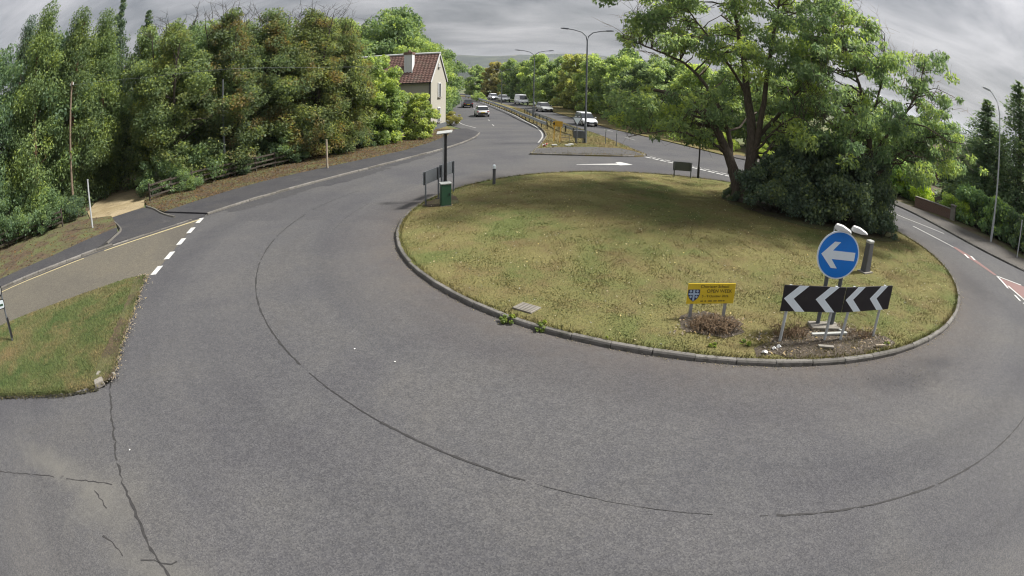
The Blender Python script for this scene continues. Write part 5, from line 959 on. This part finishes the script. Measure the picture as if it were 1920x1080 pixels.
# ------------------------------------------------------------------ vehicles
def car(loc, rz, paint, label, kind='hatch', front_on=False, z=0.0):
    """nose towards local +y"""
    van = kind == 'van'; Lh = 2.35 if van else 2.1; Wd = 0.92 if van else 0.87; o = empty('car' if not van else 'van', (*loc, z), rz, label, 'car' if not van else 'van', 'vehicles on the dual carriageway')
    H0 = 0.28; belt = 1.02 if van else 0.90; roof = 1.95 if van else (1.52 if kind == 'estate' else 1.46)
    sec = [(-Lh, 0.72, 0.42, belt-0.12), (-Lh+0.12, 0.93, 0.30, belt-0.02), (-Lh+0.6, 1.0, H0, belt+0.02), (-0.3, 1.0, H0, belt), (Lh-1.15, 1.0, H0, belt-0.02), (Lh-0.45, 0.97, H0, belt-0.16), (Lh-0.1, 0.88, 0.33, belt-0.32), (Lh, 0.70, 0.42, belt-0.45)]
    V = []; n = 10
    for y, w, z0, z1 in sec:
        w *= Wd; V += [(-w*0.9, y, z0), (-w, y, z0+0.10), (-w, y, (z0+z1)/2+0.05), (-w*0.97, y, z1-0.05), (-w*0.86, y, z1), (w*0.86, y, z1), (w*0.97, y, z1-0.05), (w, y, (z0+z1)/2+0.05), (w, y, z0+0.10), (w*0.9, y, z0)]
    F = [(i*n+k, i*n+(k+1) % n, (i+1)*n+(k+1) % n, (i+1)*n+k) for i in range(len(sec)-1) for k in range(n)]+[tuple(range(n)), tuple(range(7*n+9, 7*n-1, -1))]
    MB().add(V, F).build('body', paint, o, smooth=True)
    rb, rf = (-Lh+0.12, Lh-1.35) if van else ((-Lh+0.30, Lh-2.0) if kind == 'estate' else (-Lh+0.55, Lh-2.05)); bb, bf = (-Lh+0.06, Lh-0.75) if van else (-Lh+0.12, Lh-1.18); wt, wb = Wd*0.72, Wd*0.88
    g = [(-wb, bb, belt-0.02), (wb, bb, belt-0.02), (wb, bf, belt-0.04), (-wb, bf, belt-0.04), (-wt, rb, roof-0.07), (wt, rb, roof-0.07), (wt, rf, roof-0.09), (-wt, rf, roof-0.09)]
    MB().add(g, [(0, 3, 2, 1), (4, 5, 6, 7), (0, 1, 5, 4), (1, 2, 6, 5), (2, 3, 7, 6), (3, 0, 4, 7)]).build('windows', paint if van else M_GLASS, o, bevel=0.03)
    MB().add([(-wt*1.02, rb-0.04, roof-0.085), (wt*1.02, rb-0.04, roof-0.085), (wt*1.02, rf+0.05, roof-0.10), (-wt*1.02, rf+0.05, roof-0.10), (-wt*0.9, rb+0.10, roof), (wt*0.9, rb+0.10, roof), (wt*0.9, rf-0.10, roof-0.01), (-wt*0.9, rf-0.10, roof-0.01)], [(0, 3, 2, 1), (4, 5, 6, 7), (0, 1, 5, 4), (1, 2, 6, 5), (2, 3, 7, 6), (3, 0, 4, 7)]).build('roof', paint, o, bevel=0.02)
    if van:
        M_ = Vector((0, (bf+rf)/2, (belt+roof)/2-0.04)); d = Vector((0, bf-rf, -(roof-belt)+0.05)); MB().box(M_+Vector((0, 0.03, 0.02)), (2*wt*1.04, d.length*0.8, 0.02), rx=math.atan2(d.z, d.y)).build('windscreen', M_GLASS, o)
    for s in (-1, 1):
        for yw in (-Lh+0.78, Lh-0.82):
            w = MB().tube([(s*(Wd-0.20), yw, 0.32), (s*(Wd+0.005), yw, 0.32)], 0.32, 16).build('wheel', M_RUBBER, o); MB().tube([(s*(Wd), yw, 0.32), (s*(Wd+0.015), yw, 0.32)], 0.2, 12).build('rim', M_RIM, w)
        MB().box((s*(Wd*0.68), Lh-0.13, belt-0.36), (0.36, 0.16, 0.14), rz=-s*0.25).build('headlight', M_HEADON if front_on else M_HEAD, o, bevel=0.02)
        MB().box((s*(Wd*0.76), -Lh+0.05, belt-0.16), (0.26, 0.12, 0.16), rz=s*0.2).build('tail_light', M_TAIL, o, bevel=0.02)
        MB().box((s*(Wd+0.09), bf-0.35, belt+0.06), (0.18, 0.10, 0.13)).build('mirror', paint, o, bevel=0.02)
    MB().box((0, Lh-0.01, 0.47), (Wd*1.35, 0.10, 0.20)).build('front_bumper', M_TRIM, o, bevel=0.02); MB().box((0, -Lh+0.02, 0.46), (Wd*1.45, 0.10, 0.22)).build('rear_bumper', M_TRIM, o, bevel=0.02)
    MB().box((0, Lh+0.045, 0.52), (0.52, 0.012, 0.11)).build('number_plate', M_SIGNWHT, o); MB().box((0, -Lh-0.035, 0.62), (0.52, 0.012, 0.11)).build('number_plate', M_SIGNYEL, o)
    return o
car((6.35, 65.0), math.radians(192+0), M_CARW, 'white estate car approaching behind the near lamp post', 'estate')
car((2.2, 88.0), math.radians(196), M_CARG, 'pale grey car approaching between the two lamp posts', 'hatch')
car((-1.6, 109.0), math.radians(196), M_CARW, 'white van approaching beside the second lamp post', 'van')
car((-5.4, 121.0), math.radians(200), M_CARW, 'small white car approaching behind the third lamp', 'hatch')
car((-8.2, 131.0), math.radians(200), M_CARW, 'farthest white car approaching with headlights lit', 'hatch', True)
car((-10.7, 98.5), math.radians(12), M_CARD, 'dark car driving away beside the left bushes', 'hatch')
car((-6.35, 76.3), math.radians(10), M_CARW, 'pale silver car driving away on the left carriageway', 'hatch')

# ------------------------------------------------------------------ things on the roundabout island
def iz(x, y): return float(island_z(x, y))
def quad_slab(p0, p1, z0, z1, th, back=1): # vertical board between two plan points
    d = Vector((p1[0]-p0[0], p1[1]-p0[1], 0)); return d
def board(name, p0, p1, z0, z1, mat, parent, th=0.022, origin=(0, 0, 0), bevel=0.004):
    """vertical board from plan point p0 to p1 (front faces the left normal's opposite)"""
    d = Vector((p1[0]-p0[0], p1[1]-p0[1], 0)); L = d.length; ang = math.atan2(d.y, d.x); o = MB().box((L/2, th/2, (z0+z1)/2), (L, th, z1-z0)).build(name, mat, parent, bevel=bevel)
    o.location = (p0[0]-origin[0], p0[1]-origin[1], -origin[2]); o.rotation_euler = (0, 0, ang); return o, L
# chevron board: two panels, four posts
bx_, by_ = 7.25, 10.55; zc_ = iz(bx_, by_); root = empty('chevron_board', (bx_, by_, zc_), 0, 'black and white chevron board on four grey posts, arrows pointing left', 'sign')
zo = zc_
def chev_panel(p0, p1, n):
    pan, L = board('panel', p0, p1, 0.90, 1.52, M_SIGNBLK, root, 0.025, (bx_, by_, zo)); Hh = 0.62; pw = L/n
    for i in range(n):
        x0 = 0.03+i*pw; z0 = 0.903; cz = z0+0.307; w = 0.30*pw
        P = [(x0+0.005, cz), (x0+0.42*pw, z0+0.612), (x0+0.42*pw+w, z0+0.612), (x0+w+0.005, cz), (x0+0.42*pw+w, z0), (x0+0.42*pw, z0)]
        MB().slab(P, Matrix.Translation((0, -0.005, 0)), 0.004).build('chevron', M_SIGNWHT, pan)
    MB().box((L/2, 0.045, 1.05), (L*0.98, 0.03, 0.05)).box((L/2, 0.045, 1.38), (L*0.98, 0.03, 0.05)).build('rail', M_STEEL, pan)
chev_panel((5.60, 10.62), (7.27, 10.50), 2); chev_panel((7.29, 10.50), (8.93, 10.64), 2)
for x, y, lx, ly in ((5.78, 10.68, 0.02, 0), (7.02, 10.62, 0.03, 0), (7.50, 10.60, 0.10, 0.02), (8.68, 10.72, 0.02, 0)):
    MB().tube([(x-bx_, y-by_, -0.1), (x-bx_+lx, y-by_+ly, 1.50-zo)], 0.038, 10).build('post', M_STEELP, root)
# blue keep-left roundel with two lamp heads
cxb, cyb = 7.38, 11.30; zb = iz(cxb, cyb); root = empty('keep_left_sign', (cxb, cyb, zb), -0.18, 'round blue sign with a white left arrow and two lamps on top', 'sign')
cz = 2.03-zb
def circ(r, n=56): return [(r*math.cos(2*math.pi*i/n), cz+r*math.sin(2*math.pi*i/n)) for i in range(n)]
MB().slab(circ(0.60), Matrix.Translation((0, 0, 0)), 0.02).build('rim', M_SIGNWHT, root); MB().slab(circ(0.562), Matrix.Translation((0, -0.006, 0)), 0.005).build('disc', M_SIGNBLU, root)
MB().slab([(x, z+cz) for x, z in arrow_poly(0.96)], Matrix.Translation((-0.01, -0.012, 0)), 0.005).build('arrow', M_SIGNWHT, root)
for x in (-0.19, 0.22):
    MB().tube([(x, 0.07, -0.15), (x, 0.07, cz+0.5)], 0.055, 10).build('post', M_GREYP, root)
for x in (-0.20, 0.28):
    a = MB().tube([(x, 0.07, cz+0.45), (x, 0.07, cz+0.66), (x, -0.10, cz+0.72)], 0.022, 8).build('lamp_bracket', M_STEELP, root)
    P = [(0.0, 0.0), (0.05, 0.09), (0.22, 0.085), (0.40, 0.03), (0.47, -0.01), (0.30, -0.05), (0.05, -0.05)]
    MB().slab(P, Matrix.Translation((x-0.10, -0.16, cz+0.70)) @ Matrix.Rotation(-0.35, 4, 'Z') @ Matrix.Rotation(0.10, 4, 'Y'), 0.19).build('lamp_head', M_LAMPW, a, bevel=0.025)
tag(MB().box((7.36, 11.30, zb+0.03), (0.85, 0.42, 0.14), rz=-0.12).build('concrete_footing', M_CONC, None, bevel=0.02), 'pale concrete footing slab under the blue arrow sign', 'slab')
# yellow school board
root = empty('school_board', (4.33, 11.98, iz(4.33, 11.98)), 0.03, 'yellow open week school board with a dark crest, on two grey posts', 'sign'); zo = iz(4.33, 11.98)
plate = MB().box((0, 0, 0.775-zo), (1.24, 0.02, 0.51)).build('plate', M_SIGNYEL, root, bevel=0.006)
for x in (-0.47, 0.42): MB().box((x, 0.035, 0.42-zo), (0.075, 0.045, 1.0)).build('post', M_STEEL, root)
def text(parent, s, x, z, size, mat, y=-0.0135, sx=1.0, name='lettering'):
    cu = bpy.data.curves.new('t', 'FONT'); cu.body = s; cu.size = size; cu.align_x = 'LEFT'; cu.extrude = 0.001; cu.space_character = 1.02; to = bpy.data.objects.new('t', cu); COL.objects.link(to); bpy.context.view_layer.update()
    me = bpy.data.meshes.new_from_object(to.evaluated_get(bpy.context.evaluated_depsgraph_get())); bpy.data.objects.remove(to); me.materials.clear(); me.materials.append(mat); me.name = name
    o = link(name, me, parent); o.location = (x, y, z); o.rotation_euler = (math.pi/2, 0, 0); o.scale = (sx, 1, 1); return o
zz = 0.775-zo
text(root, 'Chorister School', -0.30, zz+0.145, 0.105, M_INK); text(root, 'OPEN WEEK', -0.13, zz+0.025, 0.118, M_INK); text(root, '5 - 9 October 2026', -0.24, zz-0.090, 0.086, M_INK)['kind'] = 'stuff'
lb = MB()
for x, w in ((-0.27, 0.08), (-0.16, 0.05), (-0.07, 0.12), (0.07, 0.10), (0.19, 0.13), (0.32, 0.06)): lb.box((x+w/2, -0.0125, zz-0.185), (w*0.85, 0.003, 0.022))
lb.build('small_print', M_INK, root)['kind'] = 'stuff'
def shield(s, dx=0): return [(dx-0.15*s, zz+0.115*s-0.01), (dx+0.15*s, zz+0.115*s-0.01), (dx+0.15*s, zz-0.02*s), (dx+0.11*s, zz-0.11*s), (dx+0.0, zz-0.20*s), (dx-0.11*s, zz-0.11*s), (dx-0.15*s, zz-0.02*s)]
c = MB().slab(shield(1.0, -0.455), Matrix.Translation((0, -0.014, 0)), 0.003).build('crest', M_CRESTD, root)
cr = MB(); cr.box((-0.455, -0.0165, zz-0.035), (0.05, 0.003, 0.27)).box((-0.455, -0.0168, zz-0.005), (0.27, 0.003, 0.05)); cr.build('crest_cross', M_CRESTL, c)
for x, z in ((-0.54, 0.065), (-0.37, 0.065), (-0.53, -0.075), (-0.38, -0.075)): MB().box((x, -0.0165, zz+z), (0.055, 0.003, 0.055), ry=0.78).build('crest_charge', M_CRESTL, c)
# grey concrete bollard
x, y = 11.44, 15.49; o = empty('grey_bollard', (x, y, iz(x, y)), 0.3, 'tapered dark grey bollard with a pale top, right of the blue sign', 'bollard')
MB().box((0, 0, 0.50), (0.34, 0.26, 1.1), taper=0.78).build('body', M_BOLL, o, bevel=0.03); MB().box((0, 0, 1.08), (0.28, 0.22, 0.10)).build('top', M_LIDW, o, bevel=0.03); MB().box((0, 0, 0.02), (0.50, 0.40, 0.06)).build('base_plate', M_CONC, o, bevel=0.01)
# direction sign seen from behind (left of the island)
def dirsign(pts, z0, z1, label, side_post, tall):
    o0 = pts[0]; root = empty('direction_sign', (o0[0], o0[1], iz(*o0)-0.03), 0, label, 'sign'); zo = iz(*o0)-0.03
    p, L = board('panel', pts[0], pts[1], z0-zo, z1-zo, M_GREYP, root, 0.03, (o0[0], o0[1], 0)); MB().box((L/2, 0.045, z0-zo+0.1), (L, 0.03, 0.04)).box((L/2, 0.045, z1-zo-0.1), (L, 0.03, 0.04)).build('rail', M_STEEL, p)
    d = Vector((pts[1][0]-pts[0][0], pts[1][1]-pts[0][1])); nrm = Vector((-d.y, d.x)).normalized()*side_post
    for t in (0.06, 0.94): q = d*t+nrm*0.05; MB().tube([(q.x, q.y, -0.1), (q.x, q.y, tall-zo)], 0.036, 8).build('post', M_GREYP, root)
dirsign([(-4.26, 22.9), (-3.86, 24.25)], 0.98, 1.54, 'grey-backed direction sign nearest the green cabinet, left panel', -1, 1.54)
dirsign([(-3.85, 24.6), (-3.40, 25.85)], 0.98, 1.55, 'grey-backed direction sign behind the cabinet pole, right panel', -1, 1.55)
dirsign([(8.28, 31.86), (9.42, 31.76)], 0.50, 1.02, 'low dark grey sign back on two posts at the far edge of the island', -1, 1.0)
x, y = -3.35, 22.95; o = empty('green_cabinet', (x, y, iz(x, y)-0.02), 0.35, 'green roadside cabinet with a pale lid at the left of the island', 'cabinet')
MB().box((0, 0, 0.46), (0.42, 0.36, 0.92)).build('body', M_GREENC, o, bevel=0.012); MB().box((0, 0, 0.945), (0.48, 0.42, 0.05)).build('lid', M_LIDW, o, bevel=0.008); MB().box((-0.005, -0.186, 0.46), (0.36, 0.012, 0.82)).build('door', M_GREENC, o, bevel=0.004); MB().box((0.12, -0.20, 0.5), (0.03, 0.02, 0.10)).build('handle', M_BLACKP, o); MB().box((0, 0, 0.0), (0.5, 0.44, 0.06)).build('plinth', M_CONC, o)
x, y = -3.55, 24.3; o = empty('equipment_pole', (x, y, iz(x, y)-0.02), 0, 'black pole with a flat pale panel on top behind the green cabinet', 'pole')
MB().tube([(0, 0, -0.1), (0, 0, 0.75), (0, 0, 0.85), (0, 0, 2.9)], [0.10, 0.10, 0.065, 0.06], 12).build('shaft', M_BLACKP, o); MB().tube([(-0.10, -0.02, 0.6), (-0.10, -0.02, 2.85)], 0.025, 8).build('conduit', M_STEELP, o); MB().box((-0.05, 0, 2.96), (0.66, 0.34, 0.05), rx=0.25, ry=-0.10).build('panel', M_LIDW, o, bevel=0.008); MB().box((0.0, 0, 2.90), (0.16, 0.14, 0.08)).build('bracket', M_BLACKP, o)
x, y = -1.63, 27.37; o = empty('stub_post', (x, y, iz(x, y)-0.02), 0, 'short grey stub post with a black and white tip at the far left kerb', 'post'); MB().tube([(0, 0, -0.05), (0, 0, 0.74)], 0.075, 10).build('shaft', M_BOLL, o); MB().tube([(0, 0, 0.74), (0, 0, 0.80)], 0.078, 10).build('black_band', M_BLACKP, o); MB().tube([(0, 0, 0.80), (0, 0, 0.95), (0, 0, 1.0)], [0.078, 0.078, 0.05], 10).build('tip', M_SIGNWHT, o)
x, y = 9.89, 31.95; o = empty('beacon_post', (x, y, iz(x, y)-0.02), 0, 'slim black post with a white lantern at the far edge of the island', 'post'); MB().tube([(0, 0, -0.05), (0, 0, 0.7), (0, 0, 0.75), (0, 0, 2.0)], [0.075, 0.075, 0.05, 0.045], 10).build('shaft', M_BLACKP, o); MB().tube([(0, 0, 2.0), (0, 0, 2.25), (0, 0, 2.33)], [0.055, 0.10, 0.06], 10).build('lantern', M_SIGNWHT, o); MB().tube([(0, 0, 2.33), (0, 0, 2.42)], [0.12, 0.03], 10).build('cap', M_BLACKP, o)
# drain cover at the kerb, timber offcuts, litter
o = tag(MB().box((0, 0, 0), (0.52, 0.40, 0.05)).build('drain_cover', M_CONC, None, bevel=0.008), 'square pale drain cover set in the grass behind the kerb', 'drain cover'); o.location = (0.02, 12.62, 0.125); o.rotation_euler = (0, 0, -0.62)
for i in range(5): MB().box((0, -0.15+i*0.075, 0.028), (0.44, 0.02, 0.012)).build('rib', M_CONC, o)
for i, (x, y, l, w, rz, m, lb) in enumerate([(7.30, 10.86, 1.05, 0.09, -0.06, M_LIDW, 'long pale timber batten lying under the chevron board'), (6.86, 10.22, 0.42, 0.10, -0.25, M_CONC, 'short pale block in the soil in front of the chevron posts'), (7.72, 11.05, 0.5, 0.06, -1.2, M_LIDW, 'slanting pale batten beside the blue sign post'), (8.55, 10.12, 0.36, 0.05, 0.05, M_WOODP, 'small tan stick of wood near the kerb right of the chevron posts')]):
    q = tag(MB().box((0, 0, 0.035), (l, w, 0.06)).build('timber_offcut', m, None, bevel=0.008), lb, 'wood'); q.location = (x, y, iz(x, y)+0.03); q.rotation_euler = (0.05, 0.03*(i-1), rz)
for i, (x, y, s, lb) in enumerate([(5.15, 10.12, 0.08, 'leftmost of the white litter scraps by the kerb near the chevrons'), (5.45, 10.28, 0.06, 'middle white litter scrap by the kerb near the chevrons'), (5.62, 10.36, 0.07, 'rightmost white litter scrap left of the chevron posts')]):
    n = 9; P = [(s*(0.6+0.5*random.random())*math.cos(k*6.283/n), s*(0.6+0.5*random.random())*math.sin(k*6.283/n), random.random()*0.06) for k in range(n)]; q = tag(MB().add(P+[(0, 0, 0.09), (0, 0, 0.0)], [(k, (k+1) % n, n) for k in range(n)]+[((k+1) % n, k, n+1) for k in range(n)]).build('litter_scrap', M_LAMPW, None), lb, 'litter', 'white litter by the chevrons'); q.location = (x, y, iz(x, y)+0.02)
# dead brush under the yellow board and the dry stems near the chevrons
def brush(name, c, rx, ry, h, n, mat, label, seed, cat='brush', r0=0.009):
    rng = np.random.default_rng(seed); mb = MB()
    for i in range(n):
        a = rng.uniform(0, 6.283); q = math.sqrt(rng.random()); p = np.array([q*rx*math.cos(a), q*ry*math.sin(a), -0.02]); d = np.array([rng.normal(0, 0.7), rng.normal(0, 0.6), 0.6]); e = p+d/np.linalg.norm(d)*h*(0.5+0.8*rng.random())*(1.1-0.5*q); m = (p+e)/2+np.array([rng.normal(0, .05), rng.normal(0, .05), 0.35*h*rng.random()]); e[2] = max(0.0, e[2]-0.3*h*rng.random())
        mb.tube([p, m, e], [r0, r0*0.8, r0*0.35], 3, cap=False)
    o = mb.build(name, mat, None); o.location = (*c, iz(*c)); tag(o, label, cat); return o
brush('dead_brush', (4.35, 11.45), 0.60, 0.40, 0.42, 420, M_TWIG, 'tangle of brown dead brushwood below the yellow board', 5)
brush('dead_brush', (4.45, 11.35), 0.5, 0.3, 0.28, 200, M_BARKD, 'dark heap of twigs at the foot of the yellow board', 6)
brush('dry_stems', (6.2, 10.95), 0.42, 0.25, 0.5, 130, M_TWIG, 'orange-brown dry stems beside the left chevron post', 7)
brush('dry_stems', (7.95, 11.2), 0.22, 0.2, 0.42, 50, M_WOODP, 'pale dry stems between the chevron posts', 8)
brush('dry_stems', (8.3, 10.75), 0.40, 0.22, 0.32, 90, M_TWIG, 'brown dry stems left of the right chevron post', 9)
k = 900; X = np.r_[RNG.uniform(5.2, 9.1, 650), RNG.normal(4.35, 0.5, 250)]; Y = np.r_[RNG.uniform(10.0, 11.2, 650), RNG.normal(11.5, 0.3, 250)]
ok = np.hypot(X-ICX, Y-ICY) < IR-0.15; X, Y = X[ok], Y[ok]
flakes('soil_debris', X, Y, island_z(X, Y)+0.02, 0.012, 0.05, M_LEAF, 'bark chips, stones and dead leaves on the bare soil under the signs', 'debris', (0.21, 0.165, 0.12))
X = RNG.uniform(5.2, 9.0, 5000); Y = RNG.uniform(9.95, 11.3, 5000); ok = (np.hypot(X-ICX, Y-ICY) < IR-0.15) & (RNG.random(5000) < 0.12+0.5*(np.sin(X*5.1+Y*3)+np.sin(X*2.3-Y*7) > 0.6)); X, Y = X[ok], Y[ok]
blades('soil_weeds', X, Y, island_z, 0.04, 0.13, 0.02, M_BLADE, 'sparse dry grass tufts in the soil under the chevron board', 'grass')
# weeds at the kerb
WD = shrub(111, 0.16, 0.13, 10, 36, 0.05, M_LEAF)
wl = [(-0.35, 12.05, 1.3, 'left of the drain cover'), (0.35, 11.72, 1.2, 'right of the drain cover'), (1.75, 11.02, 0.8, 'at the kerb left of the yellow board'), (4.05, 10.55, 1.1, 'at the kerb below the yellow board'), (4.9, 10.6, 1.3, 'between the yellow board and the chevrons'), (8.9, 10.3, 1.0, 'at the kerb right of the chevrons')]
for i, (x, y, s, lb) in enumerate(wl): put_shrub('kerb_weed', 0, (x, y, 0.02), i*1.3, s, (0.12, 0.15, 0.035), 'small green weed '+lb, 'weeds along the island kerb', [WD], 'weed')
# sign post on the corner verge, mostly outside the left edge
x, y = -15.39, 8.04; o = empty('corner_sign', (x, y, 0.11), 0.55, 'sign post with small plates at the left edge, on the corner verge', 'sign'); MB().tube([(0, 0, -0.1), (0, 0, 2.9)], 0.04, 10).build('post', M_GREYP, o)
MB().tube([(0.02, 0.02, 0.1), (0.02, 0.02, 0.75)], 0.06, 8).build('sleeve', M_BLACKP, o)
def rrect(cx, cz, w, h, r=0.05):
    P = []
    for sx, sz, a0 in ((1, 1, 0), (-1, 1, 90), (-1, -1, 180), (1, -1, 270)):
        for k in range(4): a = math.radians(a0+k*30); P.append((cx+sx*(w/2-r)+r*math.cos(a), cz+sz*(h/2-r)+r*math.sin(a)))
    return P
for cz_, w, h, m1, m2 in ((1.22, 0.42, 0.30, M_BLACKP, M_SIGNWHT), (2.30, 0.5, 0.6, M_BLACKP, M_SIGNYEL)):
    p = MB().slab(rrect(-0.12, cz_, w, h), Matrix.Translation((0, -0.075, 0)), 0.02).build('plate', m1, o); MB().slab(rrect(-0.12, cz_, w-0.05, h-0.05), Matrix.Translation((0, -0.081, 0)), 0.004).build('face', m2, p)
p = MB().slab([(-0.12+0.22*math.cos(i*0.2244), 1.66+0.22*math.sin(i*0.2244)) for i in range(28)], Matrix.Translation((0, -0.075, 0)), 0.02).build('roundel', M_BLACKP, o); MB().slab([(-0.12+0.18*math.cos(i*0.2244), 1.66+0.18*math.sin(i*0.2244)) for i in range(28)], Matrix.Translation((0, -0.081, 0)), 0.004).build('face', M_LIDW, p)
MB().slab([(-0.28, 1.20), (-0.2, 1.27), (-0.2, 1.23), (0.02, 1.23), (0.02, 1.17), (-0.2, 1.17), (-0.2, 1.13)], Matrix.Translation((0, -0.086, 0)), 0.003).build('arrow', M_GREENC, o)
# broken kerb stones at the verge corner
for i, (x, y, s, lb) in enumerate([(-9.25, 7.42, 0.22, 'pale broken kerb stone at the tip of the corner verge'), (-9.55, 7.75, 0.13, 'small broken stone behind the verge tip'), (-9.05, 7.9, 0.10, 'small stone at the road edge of the verge')]):
    q = tag(MB().box((0, 0, 0), (s*1.5, s, s*0.7), taper=0.8).build('broken_stone', M_CONC, None, bevel=0.02), lb, 'stone'); q.location = (x, y, 0.10); q.rotation_euler = (0.15, -0.1, 0.8+i)
for i, (x, y, lb) in enumerate([(-2.6, 9.9, 'white fleck of litter on the road left of the ring joint centre'), (-3.6, 10.35, 'tiny white fleck of litter nearest the ring joint on the left'), (-6.9, 5.7, 'white pebble on the road near the corner verge tip')]):
    q = tag(MB().box((0, 0, 0), (0.045, 0.035, 0.012), taper=0.6).build('litter_fleck', M_LAMPW, None, bevel=0.006), lb, 'litter'); q.location = (x, y, 0.014); q.rotation_euler = (0, 0, i)

# ------------------------------------------------------------------ haze
hz_ = MB().box((0, 2500, 80), (13000, 8000, 210)).mesh('haze'); hm = bpy.data.materials.new('haze'); hm.use_nodes = True; ht = hm.node_tree; ht.nodes.clear(); ho = ht.nodes.new('ShaderNodeOutputMaterial'); pv = ht.nodes.new('ShaderNodeVolumePrincipled')
pv.inputs['Color'].default_value = (0.80, 0.86, 0.95, 1); pv.inputs['Density'].default_value = 0.00010; pv.inputs['Anisotropy'].default_value = 0.2; ht.links.new(pv.outputs[0], ho.inputs['Volume']); hz_.materials.append(hm)
tag(link('haze', hz_), 'thin pale haze veiling the far hills', 'haze', kind='stuff')
